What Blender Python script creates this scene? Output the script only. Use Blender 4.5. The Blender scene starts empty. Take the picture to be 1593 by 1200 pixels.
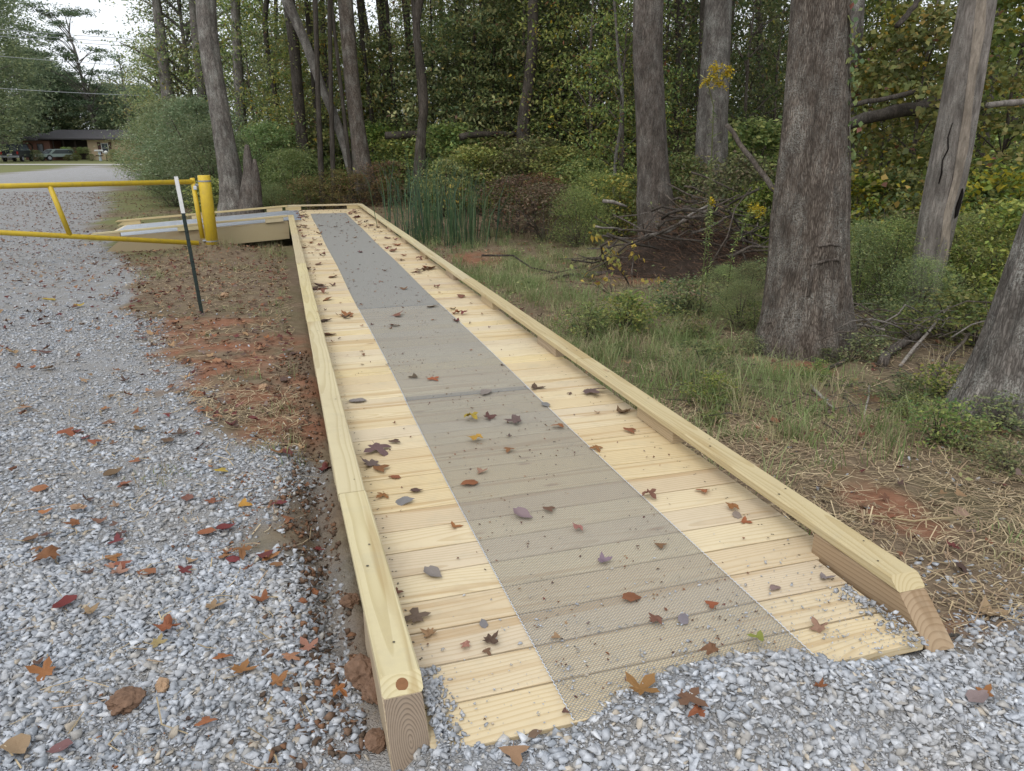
import bpy, bmesh, math, random
import numpy as np
from mathutils import Vector, Matrix, Euler
R = math.radians
rng = np.random.default_rng(11)
random.seed(11)
sc = bpy.context.scene
COL = sc.collection

# ------------------------------------------------------------------ camera
FPX, YH, CAMH = 1150.0, 225.0, 1.6
PITCH = math.atan((600 - YH) / FPX)
cam = bpy.data.cameras.new('camera')
cam.sensor_width = 36.0
cam.lens = FPX / 1593.0 * 36.0
cam.clip_start = 0.05
cam.clip_end = 3000
co = bpy.data.objects.new('camera', cam)
COL.objects.link(co)
co.location = (0, 0, CAMH)
co.rotation_euler = (R(90) - PITCH, 0, 0)
sc.camera = co

# ------------------------------------------------------------------ overcast sky and soft sun
w = bpy.data.worlds.new('World'); sc.world = w; w.use_nodes = True
nt = w.node_tree; N = nt.nodes; N.clear()
sky = N.new('ShaderNodeTexSky'); sky.sky_type = 'NISHITA'; sky.sun_disc = False
sky.sun_elevation = R(52); sky.sun_rotation = R(200); sky.air_density = 1.6; sky.dust_density = 4.0; sky.ozone_density = 1.0
hs = N.new('ShaderNodeHueSaturation'); hs.inputs['Saturation'].default_value = 0.28
mixw = N.new('ShaderNodeMix'); mixw.data_type = 'RGBA'; mixw.inputs[0].default_value = 0.62
mixw.inputs[7].default_value = (12.0, 12.6, 13.6, 1)
bg = N.new('ShaderNodeBackground'); bg.inputs['Strength'].default_value = 0.10
wo = N.new('ShaderNodeOutputWorld')
nt.links.new(sky.outputs[0], hs.inputs['Color'])
nt.links.new(hs.outputs[0], mixw.inputs[6])
nt.links.new(mixw.outputs[2], bg.inputs['Color'])
nt.links.new(bg.outputs[0], wo.inputs['Surface'])
sl = bpy.data.lights.new('sun', 'SUN'); sl.energy = 0.8; sl.angle = R(35); sl.color = (1.0, 0.96, 0.9)
so = bpy.data.objects.new('sun', sl); COL.objects.link(so)
so.rotation_euler = (R(38), 0, R(-20))
sc.view_settings.view_transform = 'Standard'; sc.view_settings.look = 'None'
sc.view_settings.exposure = 0.37; sc.view_settings.gamma = 1.0; sc.view_settings.use_curve_mapping = False
sc.render.engine = 'CYCLES'
sc.cycles.max_bounces = 6; sc.cycles.diffuse_bounces = 4; sc.cycles.transmission_bounces = 4
sc.cycles.use_denoising = True

# ------------------------------------------------------------------ coordinates
YAW = R(-16.92); CY, SY = math.cos(YAW), math.sin(YAW)
PC, PS = math.cos(PITCH), math.sin(PITCH)
def zd(d): return -0.065 * (1 - np.exp(-np.asarray(d, float) / 4))
def W(s, d, k=0.0):
    return Vector((d * SY + s * CY, d * CY - s * SY, float(zd(d)) + k))
def sd(x, y): return x * CY - y * SY, y * CY + x * SY
def sstep(a, b, x):
    t = np.clip((np.asarray(x, float) - a) / (b - a), 0, 1); return t * t * (3 - 2 * t)
def hnoise(x, y, seed=0):
    """smooth value noise, numpy"""
    x = np.asarray(x, float); y = np.asarray(y, float)
    xi = np.floor(x).astype(np.int64); yi = np.floor(y).astype(np.int64)
    fx = x - xi; fy = y - yi
    fx = fx * fx * (3 - 2 * fx); fy = fy * fy * (3 - 2 * fy)
    def h(a, b):
        n = (a * 374761393 + b * 668265263 + seed * 974634777) & 0x7fffffff
        n = ((n ^ (n >> 13)) * 1274126177) & 0x7fffffff
        return ((n ^ (n >> 16)) & 0xffff) / 65535.0
    return (h(xi, yi) * (1 - fx) + h(xi + 1, yi) * fx) * (1 - fy) + (h(xi, yi + 1) * (1 - fx) + h(xi + 1, yi + 1) * fx) * fy
def fbm(x, y, seed=0, o=3):
    t = 0; a = 0.5
    for i in range(o):
        t = t + a * hnoise(np.asarray(x) * 2 ** i, np.asarray(y) * 2 ** i, seed + i * 7); a *= 0.5
    return t / (1 - 0.5 ** o)
LP = np.array([(-30, -.07), (0, -.07), (2, -.085), (5, -.18), (9, -.36), (15, -.62), (20, -.60), (30, -.45), (60, -.3), (90, -.28), (125, -.3), (150, 0), (600, 6)])
RP = np.array([(-30, -.07), (0, -.07), (1.9, -.10), (4, -.26), (7, -.38), (12, -.42), (18, -.36), (25, -.1), (40, .5), (80, 1.6), (150, 3), (600, 10)])
def ground(x, y):
    x = np.asarray(x, float); y = np.asarray(y, float)
    s, d = sd(x, y)
    zl = np.interp(y, LP[:, 0], LP[:, 1]); zr = np.interp(y, RP[:, 0], RP[:, 1])
    wv = sstep(0.2, 2.2, s)
    z = zl * (1 - wv) + zr * wv
    near = 1 - sstep(12, 30, y)
    z = z + (fbm(x * .9, y * .9, 3) - .5) * .07 * near * sstep(1.9, 3.5, y) + (fbm(x * 3.1, y * 3.1, 5) - .5) * .03 * near
    z = z + (fbm(x * .12, y * .12, 9) - .5) * .5 * sstep(25, 60, y) * wv
    # trench of loose soil along the near left curb
    z = z - 0.15 * np.exp(-((s - 0.06) / .10) ** 2) * sstep(2.05, 2.5, d) * (1 - sstep(3.6, 5.2, d))
    # keep soil under the walkway below the joists, except at the gravelled lip
    under = sstep(0.12, 0.3, s) * (1 - sstep(1.95, 2.15, s)) * sstep(1.95, 2.4, d) * (1 - sstep(21, 22, d))
    z = np.minimum(z, np.where(under > .01, z * (1 - under) + under * (-.42), z))
    # ditch under the side ramp
    z = z - 0.28 * np.exp(-((d - 19.4) / 1.2) ** 2) * np.exp(-((s + 1.2) / 1.5) ** 2)
    # soil mounded round the gate post
    z = z + 0.19 * np.exp(-((x + 6.5) / .75) ** 2 - ((y - 16.1) / .7) ** 2)
    # gravel heaped over the lip of the deck
    z = z + 0.092 * np.exp(-(np.abs(s - 1.22) / .42) ** 3) * np.exp(-((d - 1.62 - .12 * np.clip(s - 1.0, -.3, .4)) / .22) ** 2)
    z = z + (0.052 + .045 * np.exp(-((s - .26) / .10) ** 2)) * sstep(.1, .26, s) * (1 - sstep(2.0, 2.3, s)) * np.exp(-((d - 1.56) / .15) ** 2)
    return z
def gz(x, y): return float(ground(x, y))
def ray(px, py):
    a = (px - 796.5) / FPX; b = -(py - 600) / FPX
    return np.array([a, PC + b * PS, -PS + b * PC])
def gp(px, py):
    """ground point that lies along one view direction"""
    r = ray(px, py); t = 0.5; lo = 0.5
    while t < 900:
        P = r * t + np.array([0, 0, CAMH])
        if P[2] < gz(P[0], P[1]): break
        lo = t; t *= 1.03
    hi = t
    for _ in range(24):
        m = (lo + hi) / 2; P = r * m + np.array([0, 0, CAMH])
        if P[2] < gz(P[0], P[1]): hi = m
        else: lo = m
    P = r * hi + np.array([0, 0, CAMH])
    return Vector((P[0], P[1], gz(P[0], P[1])))
def dp(px, py, k=0.0):
    """deck point: returns s, d"""
    r = ray(px, py); z = k
    for _ in range(40):
        t = (z - CAMH) / r[2]; P = r * t; d = P[1] * CY + P[0] * SY; z = float(zd(d)) + k
    return P[0] * CY - P[1] * SY, d
def yp(px, py, Y):
    """point at forward distance Y"""
    r = ray(px, py); t = Y / r[1]; P = r * t
    return Vector((P[0], P[1], P[2] + CAMH))
def mpp(px, py, Y):
    """metres per pixel there"""
    P = yp(px, py, Y); return (P.y * PC - (P.z - CAMH) * PS) / FPX

# ------------------------------------------------------------------ object helpers
def link(o, parent=None):
    COL.objects.link(o)
    if parent: o.parent = parent
    return o
def tag(o, label=None, cat=None, group=None, kind=None):
    if label: o['label'] = label
    if cat: o['category'] = cat
    if group: o['group'] = group
    if kind: o['kind'] = kind
    return o
def empty(name, loc=(0, 0, 0), rz=0, label=None, cat=None, group=None):
    o = bpy.data.objects.new(name, None); o.empty_display_size = .1
    COL.objects.link(o); o.location = loc; o.rotation_euler = (0, 0, rz)
    return tag(o, label, cat, group)
def mesh_np(name, V, F, mat=None, col=None, smooth=False):
    """F: array (n,3|4) or a list of such arrays"""
    V = np.asarray(V, np.float32).reshape(-1, 3)
    Fs = F if isinstance(F, list) else [F]
    Fs = [np.asarray(f, np.int32) for f in Fs if len(f)]
    me = bpy.data.meshes.new(name)
    me.vertices.add(len(V)); me.vertices.foreach_set('co', V.ravel())
    loops = np.concatenate([f.ravel() for f in Fs]); tot = np.concatenate([np.full(len(f), f.shape[1], np.int32) for f in Fs])
    st = np.concatenate([[0], np.cumsum(tot)[:-1]]).astype(np.int32)
    me.loops.add(len(loops)); me.loops.foreach_set('vertex_index', loops)
    me.polygons.add(len(tot)); me.polygons.foreach_set('loop_start', st); me.polygons.foreach_set('loop_total', tot)
    if smooth: me.polygons.foreach_set('use_smooth', np.ones(len(tot), bool))
    if col is not None:
        c = np.ones((len(V), 4), np.float32); c[:, :3] = col
        a = me.color_attributes.new('col', 'FLOAT_COLOR', 'POINT'); a.data.foreach_set('color', c.ravel())
    me.update(calc_edges=True)
    if mat: me.materials.append(mat)
    return me
def obj(name, me, parent=None, loc=None, rot=None, scale=None):
    o = bpy.data.objects.new(name, me); link(o, parent)
    if loc is not None: o.location = loc
    if rot is not None: o.rotation_euler = rot
    if scale is not None: o.scale = scale if hasattr(scale, '__len__') else (scale,) * 3
    return o
def copy_tree(o, parent=None):
    c = o.copy(); COL.objects.link(c)
    if parent: c.parent = parent
    for ch in o.children: copy_tree(ch, c)
    return c
class MB:
    """collects simple solids, then one mesh"""
    def __init__(s): s.V = []; s.F = []; s.n = 0
    def add(s, V, F):
        s.V += [tuple(v) for v in V]; s.F += [tuple(i + s.n for i in f) for f in F]; s.n += len(V); return s
    def box(s, x0, x1, y0, y1, z0, z1, c=0.0):
        if c <= 0:
            V = [(x, y, z) for z in (z0, z1) for y in (y0, y1) for x in (x0, x1)]
            return s.add(V, [(0, 2, 3, 1), (4, 5, 7, 6), (0, 1, 5, 4), (2, 6, 7, 3), (0, 4, 6, 2), (1, 3, 7, 5)])
        bm = bmesh.new(); bmesh.ops.create_cube(bm, size=1)
        for v in bm.verts: v.co = ((x0 + x1) / 2 + v.co.x * (x1 - x0), (y0 + y1) / 2 + v.co.y * (y1 - y0), (z0 + z1) / 2 + v.co.z * (z1 - z0))
        bmesh.ops.bevel(bm, geom=bm.edges[:], offset=c, segments=1, affect='EDGES')
        bm.verts.index_update()
        s.add([v.co[:] for v in bm.verts], [tuple(v.index for v in f.verts) for f in bm.faces]); bm.free(); return s
    def tube(s, pts, rad, n=8, cap=True):
        pts = [Vector(p) for p in pts]
        rad = rad if hasattr(rad, '__len__') else [rad] * len(pts)
        V = []; F = []; up = Vector((0.13, 0.31, 0.94))
        for i, p in enumerate(pts):
            t = (pts[min(i + 1, len(pts) - 1)] - pts[max(i - 1, 0)]).normalized()
            a = t.cross(up)
            if a.length < .05: a = t.cross(Vector((1, 0, 0)))
            a.normalize(); b = t.cross(a)
            for j in range(n):
                q = 2 * math.pi * j / n
                V.append(p + (a * math.cos(q) + b * math.sin(q)) * rad[i])
        for i in range(len(pts) - 1):
            for j in range(n):
                k = (j + 1) % n
                F.append((i * n + j, i * n + k, (i + 1) * n + k, (i + 1) * n + j))
        if cap: F.append(tuple(range(n))); F.append(tuple(reversed(range((len(pts) - 1) * n, len(pts) * n))))
        return s.add(V, F)
    def prism(s, prof, y0, y1):
        """profile in x,z extruded along y"""
        n = len(prof); V = [(x, y0, z) for x, z in prof] + [(x, y1, z) for x, z in prof]
        F = [tuple(range(n)), tuple(reversed(range(n, 2 * n)))] + [(i, i + n, (i + 1) % n + n, (i + 1) % n) for i in range(n)]
        return s.add(V, F)
    def mesh(s, name, mat, smooth=False, bevel=0):
        me = bpy.data.meshes.new(name); me.from_pydata(s.V, [], s.F); me.update()
        bm = bmesh.new(); bm.from_mesh(me); bmesh.ops.recalc_face_normals(bm, faces=bm.faces[:])
        if bevel: bmesh.ops.bevel(bm, geom=bm.edges[:], offset=bevel, segments=2, affect='EDGES')
        bm.to_mesh(me); bm.free()
        if smooth: me.polygons.foreach_set('use_smooth', np.ones(len(me.polygons), bool))
        me.materials.append(mat); return me
    def build(s, name, mat, parent=None, smooth=False, bevel=0):
        return obj(name, s.mesh(name, mat, smooth, bevel), parent)

# ------------------------------------------------------------------ material helpers
class NT:
    def __init__(s, name, rough=.8, spec=.25):
        s.m = bpy.data.materials.new(name); s.m.use_nodes = True; s.t = s.m.node_tree; s.n = s.t.nodes
        s.b = s.n['Principled BSDF']; s.b.inputs['Roughness'].default_value = rough
        s.b.inputs['Specular IOR Level'].default_value = spec
    def node(s, typ, **k):
        n = s.n.new('ShaderNode' + typ)
        for a, v in k.items(): setattr(n, a, v)
        return n
    def ln(s, a, b): s.t.links.new(a, b)
    def val(s, sock, v):
        if hasattr(v, 'is_output'): s.ln(v, sock)
        else: sock.default_value = v
    def math(s, op, a, b=0.0, c=None):
        n = s.node('Math', operation=op); s.val(n.inputs[0], a); s.val(n.inputs[1], b)
        if c is not None: s.val(n.inputs[2], c)
        return n.outputs[0]
    def mix(s, f, a, b, bt='MIX'):
        n = s.node('Mix', data_type='RGBA', blend_type=bt); s.val(n.inputs[0], f)
        for i, v in ((6, a), (7, b)):
            if hasattr(v, 'is_output'): s.ln(v, n.inputs[i])
            else: n.inputs[i].default_value = (*v, 1)
        return n.outputs[2]
    def noise(s, vec, scale, detail=4, rough=.55, dist=0, out=0):
        n = s.node('TexNoise'); n.inputs['Scale'].default_value = scale; n.inputs['Detail'].default_value = detail
        n.inputs['Roughness'].default_value = rough; n.inputs['Distortion'].default_value = dist
        if vec is not None: s.ln(vec, n.inputs['Vector'])
        return n.outputs[out]
    def voro(s, vec, scale, out='Distance', feature='F1', rnd=1.0):
        n = s.node('TexVoronoi', feature=feature); n.inputs['Scale'].default_value = scale; n.inputs['Randomness'].default_value = rnd
        if vec is not None: s.ln(vec, n.inputs['Vector'])
        return n.outputs[out]
    def ramp(s, f, stops, interp='LINEAR'):
        n = s.node('ValToRGB'); n.color_ramp.interpolation = interp; e = n.color_ramp.elements
        while len(e) < len(stops): e.new(.5)
        for i, (p, c) in enumerate(stops):
            e[i].position = p; e[i].color = (*c, 1) if hasattr(c, '__len__') else (c, c, c, 1)
        s.ln(f, n.inputs[0]); return n.outputs[0]
    def coord(s, o='Object'): return s.node('TexCoord').outputs[o]
    def mapv(s, v, scale=(1, 1, 1), loc=(0, 0, 0)):
        n = s.node('Mapping'); s.ln(v, n.inputs[0]); n.inputs['Scale'].default_value = scale; n.inputs['Location'].default_value = loc
        return n.outputs[0]
    def attr(s, a='col'): return s.node('Attribute', attribute_name=a).outputs['Color']
    def rand(s): return s.node('ObjectInfo').outputs['Random']
    def color(s, c): s.val(s.b.inputs['Base Color'], c if hasattr(c, 'is_output') else (*c, 1)); return s
    def bump(s, h, st=.3, d=.01):
        n = s.node('Bump'); n.inputs['Strength'].default_value = st; n.inputs['Distance'].default_value = d
        s.ln(h, n.inputs['Height']); s.ln(n.outputs[0], s.b.inputs['Normal']); return s
def plain(name, c, rough=.7, spec=.3, metal=0, var=.12, sc_=20):
    t = NT(name, rough, spec); n = t.noise(t.coord(), sc_, 5)
    t.color(t.mix(n, [x * (1 - var) for x in c], [x * (1 + var) for x in c])); t.b.inputs['Metallic'].default_value = metal
    return t.m
def wood(name, ca, cb, cc, axis='Y', tint=.16, knots=True, grey=0.0, ringscale=70, wr=.16):
    """sawn pine: growth rings about a pith line that runs along the board, stretched grain, per-board tone"""
    t = NT(name, .62, .22)
    co_ = t.coord(); r = t.rand()
    comb = t.node('CombineXYZ'); off = t.math('MULTIPLY', r, 61.0); off2 = t.math('MULTIPLY', r, 37.0)
    t.ln(off, comb.inputs[0]); t.ln(off2, comb.inputs[1]); t.ln(off, comb.inputs[2])
    add = t.node('VectorMath', operation='ADD'); t.ln(co_, add.inputs[0]); t.ln(comb.outputs[0], add.inputs[1])
    st = {'X': (.55, 6, 6), 'Y': (6, .55, 6)}[axis]
    slow = t.noise(t.mapv(add.outputs[0], {'X': (.8, 2.2, 2.2), 'Y': (2.2, .8, 2.2)}[axis]), 1.0, 2, .5)
    sep = t.node('SeparateXYZ'); t.ln(co_, sep.inputs[0])
    across = sep.outputs[1] if axis == 'X' else sep.outputs[0]
    pith = t.math('MULTIPLY_ADD', r, .16, -.08)
    u = t.math('ADD', across, pith); v = t.math('ADD', sep.outputs[2], t.math('MULTIPLY_ADD', r, .05, .035))
    rad = t.math('SQRT', t.math('ADD', t.math('MULTIPLY', u, u), t.math('MULTIPLY', v, v)))
    warp = t.math('MULTIPLY_ADD', slow, wr, rad)
    ring = t.math('FRACT', t.math('MULTIPLY', warp, ringscale))
    ringm = t.ramp(ring, [(0, .0), (.55, .12), (.86, 1.0), (.97, .9), (1, 0)])
    fine = t.noise(t.mapv(add.outputs[0], st), 45, 3, .6)
    blot = t.noise(add.outputs[0], 2.2, 3, .5)
    c = t.mix(t.math('MULTIPLY', ringm, .75), ca, cb)
    c = t.mix(t.math('MULTIPLY', fine, .35), c, cc)
    c = t.mix(t.math('MULTIPLY', blot, .35), c, [x * .86 for x in ca])
    if grey: c = t.mix(grey, c, (.27, .25, .22))
    hsv = t.node('HueSaturation'); t.ln(c, hsv.inputs['Color'])
    r2 = t.math('FRACT', t.math('MULTIPLY', r, 7.31)); r3 = t.math('FRACT', t.math('MULTIPLY', r, 23.7))
    t.ln(t.math('MULTIPLY_ADD', r2, tint, 1 - tint * .6), hsv.inputs['Value'])
    t.ln(t.math('MULTIPLY_ADD', r3, .25, .82), hsv.inputs['Saturation'])
    t.ln(t.math('MULTIPLY_ADD', r2, .012, .494), hsv.inputs['Hue'])
    out = hsv.outputs[0]
    bandv = t.noise(t.mapv(add.outputs[0], {'X': (.35, 9, 3), 'Y': (9, .35, 3)}[axis]), 1.3, 2, .5)
    out = t.mix(t.math('MULTIPLY', t.ramp(bandv, [(.58, 0), (.66, 1), (.72, .8), (.78, 0)]), .55), out, [x * y for x, y in zip(cb, (.82, .72, .62))])
    gv = t.noise(add.outputs[0], 5, 4, .65); out = t.mix(t.math('MULTIPLY', t.ramp(gv, [(.55, 0), (.75, 1)]), .28), out, (.33, .31, .24))
    gpos = t.node('NewGeometry').outputs['Position']; stn = t.noise(gpos, 1.5, 6, .7); stn2 = t.noise(gpos, 26, 3, .7)
    out = t.mix(t.math('MULTIPLY', t.math('MULTIPLY', t.ramp(stn, [(.48, 0), (.68, 1)]), t.ramp(stn2, [(.35, .25), (.65, 1)])), .34), out, (.32, .25, .17))
    if knots:
        kd = t.voro(t.mapv(add.outputs[0], {'X': (1.7, 5, 1), 'Y': (5, 1.7, 1)}[axis]), 1.0)
        km = t.ramp(kd, [(0, 1), (.045, .9), (.075, .25), (.11, 0)])
        out = t.mix(t.math('MULTIPLY', km, .62), out, (.25, .13, .06))
    t.color(out)
    t.bump(t.math('MULTIPLY_ADD', ringm, .5, t.math('MULTIPLY', fine, .5)), .25, .003)
    return t.m
M = {}
M['deck'] = wood('pale_pine', (.63, .515, .325), (.47, .335, .165), (.56, .44, .26), 'X', tint=.15, ringscale=60)
M['rail'] = wood('treated_pine', (.55, .465, .27), (.40, .31, .145), (.47, .39, .21), 'Y', tint=.14, ringscale=85, wr=.05)
M['block'] = wood('weathered_block', (.40, .30, .19), (.23, .16, .09), (.34, .26, .17), 'Y', tint=.2, knots=False)
M['blockb'] = wood('brownish_block', (.47, .365, .225), (.30, .215, .12), (.40, .30, .18), 'Y', tint=.25, knots=False)
M['fascia'] = wood('fascia_pine', (.37, .30, .175), (.25, .19, .10), (.33, .26, .15), 'X', tint=.12)
M['railx'] = wood('treated_pine_cross', (.55, .465, .27), (.40, .31, .145), (.47, .39, .21), 'X', tint=.14, ringscale=85, wr=.05)
def endgrain():
    t = NT('end_grain', .75, .2); co_ = t.coord(); sep = t.node('SeparateXYZ'); t.ln(co_, sep.inputs[0])
    n = t.noise(co_, 14, 3)
    u = t.math('ADD', sep.outputs[0], -.004); v = t.math('MULTIPLY', t.math('ADD', sep.outputs[2], .008), .62)
    rad = t.math('ADD', t.math('SQRT', t.math('ADD', t.math('MULTIPLY', u, u), t.math('MULTIPLY', v, v))), t.math('MULTIPLY', n, .006))
    ring = t.math('FRACT', t.math('MULTIPLY', rad, 170)); rm = t.ramp(ring, [(0, 0), (.5, .1), (.8, 1), (1, 0)])
    c = t.mix(rm, (.22, .165, .115), (.085, .062, .045)); c = t.mix(t.math('MULTIPLY', t.noise(co_, 60, 3), .4), c, (.28, .23, .18))
    t.color(c); t.bump(rm, .3, .002); return t.m
M['endgrain'] = endgrain()
M['galv'] = plain('galvanised_wire', (.225, .22, .20), .5, .5, .0, .2, 90)
M['galvb'] = plain('galvanised_bright', (.58, .61, .65), .38, .5, .5, .2, 60)
M['screw'] = plain('screw_head', (.10, .085, .06), .5, .4, .4)
t = NT('yellow_paint', .5, .4); co_ = t.coord(); n1 = t.noise(co_, 6, 5, .65); n2 = t.noise(co_, 38, 5, .7)
c = t.mix(t.ramp(n1, [(.35, 0), (.7, 1)]), (.62, .44, .03), (.52, .36, .035)); c = t.mix(t.ramp(n2, [(.66, 0), (.70, .8)]), c, (.16, .08, .04)); c = t.mix(t.math('MULTIPLY', t.ramp(t.noise(t.mapv(co_, (1, 1, .25)), 16, 4), [(.5, 0), (.7, 1)]), .35), c, (.35, .26, .08))
t.color(c); t.bump(n2, .15, .002); M['yellow'] = t.m
M['black'] = plain('dark_green_paint', (.012, .022, .018), .5, .4)
M['white'] = plain('white_paint', (.62, .62, .6), .6, .3, 0, .2, 30)
M['chain'] = plain('grey_chain', (.30, .31, .33), .5, .5, .4)
def leafmat(name, objcol=False, trans=.3, rough=.55):
    t = NT(name, rough, .3)
    if objcol:
        oi = t.node('ObjectInfo'); c = oi.outputs['Color']
        n = t.noise(t.coord(), 30, 4); c = t.mix(t.math('MULTIPLY', n, .7), c, (.055, .03, .018))
    else:
        c = t.attr(); r = t.rand(); hv = t.node('HueSaturation'); t.ln(c, hv.inputs['Color'])
        if name == 'foliage':
            t.ln(t.math('MULTIPLY_ADD', r, .62, .95), hv.inputs['Value']); t.ln(t.math('MULTIPLY_ADD', t.math('FRACT', t.math('MULTIPLY', r, 9.7)), .05, .478), hv.inputs['Hue']); t.ln(t.math('MULTIPLY_ADD', t.math('FRACT', t.math('MULTIPLY', r, 5.3)), .35, .75), hv.inputs['Saturation'])
        c = hv.outputs[0]
    t.color(c)
    tr = t.node('BsdfTranslucent'); t.ln(c, tr.inputs['Color'])
    ms = t.node('MixShader'); ms.inputs[0].default_value = trans
    t.ln(t.b.outputs[0], ms.inputs[1]); t.ln(tr.outputs[0], ms.inputs[2])
    t.ln(ms.outputs[0], t.n['Material Output'].inputs['Surface']); return t.m
M['leaf'] = leafmat('foliage', trans=.42)
M['petal'] = leafmat('petal', trans=.3)
M['dryleaf'] = leafmat('dry_leaf', True, .12, .7)
M['litter'] = leafmat('litter_leaf', False, .1, .75)
M['straw'] = leafmat('straw', False, .12, .8)
def vcol(name, rough=.9, spec=.1, bumpsc=60, st=.4, dust=0.0):
    t = NT(name, rough, spec); c = t.attr(); n = t.noise(t.coord(), bumpsc, 5)
    c = t.mix(t.math('MULTIPLY', t.ramp(t.noise(t.coord(), 2.6, 5, .7), [(.42, 0), (.68, 1)]), dust), c, (.38, .345, .30))
    t.color(t.mix(1.0, c, t.ramp(n, [(.25, .7), (.75, 1.2)]), 'MULTIPLY')); t.bump(n, st, .004); return t.m
M['stone'] = vcol('crushed_stone', dust=.45)
M['clod'] = vcol('soil_clod', bumpsc=45, st=.9)
def bark(name, dark, light, lichen=.3, vs=60, vmix=.6, moss=0, bd=.02):
    """stretched furrows between narrow plates, lichen specks, slow tone changes"""
    t = NT(name, .92, .12); co_ = t.coord()
    wv = t.noise(co_, 2.3, 4); warp = t.noise(co_, 9, 3, out=1)
    wm = t.node('Mix', data_type='RGBA', blend_type='ADD'); wm.inputs[0].default_value = .035; t.ln(co_, wm.inputs[6]); t.ln(warp, wm.inputs[7]); cw = wm.outputs[2]
    f = t.noise(t.mapv(cw, (1, 1, .13)), 42, 7, .68, .4); f2 = t.noise(t.mapv(cw, (1, 1, .35)), 120, 4, .7)
    vd = t.voro(t.mapv(cw, (1, 1, .13)), vs, feature='DISTANCE_TO_EDGE'); fur = t.ramp(vd, [(0, 0), (.10, .5), (.32, 1)])
    h = t.math('MULTIPLY_ADD', t.math('MULTIPLY', fur, f), vmix, t.math('MULTIPLY', f, 1 - vmix)); h = t.math('MULTIPLY_ADD', f2, .22, t.math('MULTIPLY', h, .82))
    c = t.ramp(h, [(.16, [x * .5 for x in dark]), (.34, dark), (.62, light)])
    ln_ = t.noise(t.mapv(co_, (1, 1, .6)), 4.5, 6, .7); sp = t.noise(co_, 75, 4, .75)
    lm = t.math('MULTIPLY', t.ramp(ln_, [(.45, 0), (.62, 1)]), t.ramp(sp, [(.45, 0), (.58, 1)]))
    c = t.mix(t.math('MULTIPLY', lm, lichen), c, (.40, .40, .36))
    c = t.mix(t.math('MULTIPLY', t.ramp(wv, [(.42, 0), (.68, 1)]), .45), c, [x * .6 for x in dark])
    st_ = t.noise(t.mapv(cw, (1, 1, .22)), 13, 5, .65); c = t.mix(1.0, c, t.ramp(st_, [(.28, .55), (.5, 1.0), (.72, 1.45)]), 'MULTIPLY')
    t.color(c); t.bump(h, .8, bd); return t.m
M['bark'] = bark('grey_bark', (.105, .092, .08), (.25, .225, .20), .75)
M['bark_light'] = bark('pale_bark', (.10, .08, .065), (.25, .212, .175), .6, 75, .75, bd=.03)
M['bark_dark'] = bark('dark_bark', (.05, .042, .034), (.12, .10, .083), .15)
M['bark_rot'] = bark('rotten_bark', (.078, .064, .054), (.19, .162, .138), .35)
M['deadwood'] = bark('dead_wood', (.115, .10, .086), (.26, .232, .205), .4, 40, .25)
M['branch'] = bark('branch_bark', (.075, .06, .048), (.18, .15, .125), .2)
exec_parts = []

# ------------------------------------------------------------------ ground
GRAVEL_EDGE = [(600, 1200), (585, 1120), (545, 960), (520, 840), (500, 740), (400, 690), (310, 640), (240, 560), (215, 480), (212, 430), (185, 395), (140, 372), (150, 345), (170, 318), (160, 300), (185, 285), (222, 276), (218, 268), (150, 258), (152, 252)]
GE = np.array([gp(*p)[:2] for p in GRAVEL_EDGE])
def gravel_sd(x, y):
    """>0 inside the gravel (metres, roughly), left drive and the near apron"""
    x = np.asarray(x, float); y = np.asarray(y, float)
    ex = np.interp(y, GE[:, 1], GE[:, 0])
    L = (ex - x)
    lim = np.interp(y, [0, 9, 25, 40, 60, 80], [-99, -99, -99, -34, -36.5, -43])
    L = np.minimum(L, x - lim)
    s, d = sd(x, y)
    A = np.where(s > .0, 1.86 - .02 * (s - 2) - d, -9)          # apron in front of the walkway
    A = np.where(s > 2.1, 1.70 + .02 * (s - 2) - d, A)
    return np.maximum(L, A)
CLAY = [((350, 545), 1.0, .9), ((300, 590), .6, .5), ((430, 610), .5, .5), ((330, 500), .7, .45), ((250, 520), .5, .35), ((1375, 785), .22, .35), ((1325, 745), .13, .16), ((1235, 572), .35, .4), ((1330, 628), .45, .3), ((745, 402), .6, .9), ((985, 432), .8, .7), ((450, 660), .3, .5), ((1470, 980), .2, .1), ((1440, 820), .2, .15)]
CLAYW = [(gp(*p), a, b) for p, a, b in CLAY]
def clay_m(x, y):
    m = np.zeros_like(np.asarray(x, float))
    for c, a, b in CLAYW:
        q = ((x - c.x) / a) ** 2 + ((y - c.y) / b) ** 2
        m = np.maximum(m, 1 - sstep(.25, 1.5, q))
    return m
def axis(n, fine0, fine1, lo, hi, step):
    a = list(np.arange(fine0, fine1, step)); q = step
    x = fine1
    while x < hi: a.append(x); q *= 1.05 if abs(x) < 110 else 1.3; x += q
    a.append(hi); q = step; x = fine0 - step; b = []
    while x > lo: b.append(x); q *= 1.05 if abs(x) < 110 else 1.3; x -= q
    b.append(lo)
    return np.array(b[::-1] + a)
gx = axis(0, -9.0, 5.0, -900, 900, .055); gy = axis(0, .9, 9.0, -40, 1400, .055)
XX, YY = np.meshgrid(gx, gy); ZZ = ground(XX, YY)
nx, ny = len(gx), len(gy)
idx = np.arange(nx * ny).reshape(ny, nx)
Fq = np.stack([idx[:-1, :-1], idx[:-1, 1:], idx[1:, 1:], idx[1:, :-1]], -1).reshape(-1, 4)
gsd = gravel_sd(XX, YY) + (fbm(XX * 1.7, YY * 1.7, 21) - .5) * 1.1 * sstep(.2, 4, YY) * np.where(sd(XX, YY)[0] > 0, .25, 1)
gm = sstep(-.12, .25, gsd)
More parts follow.
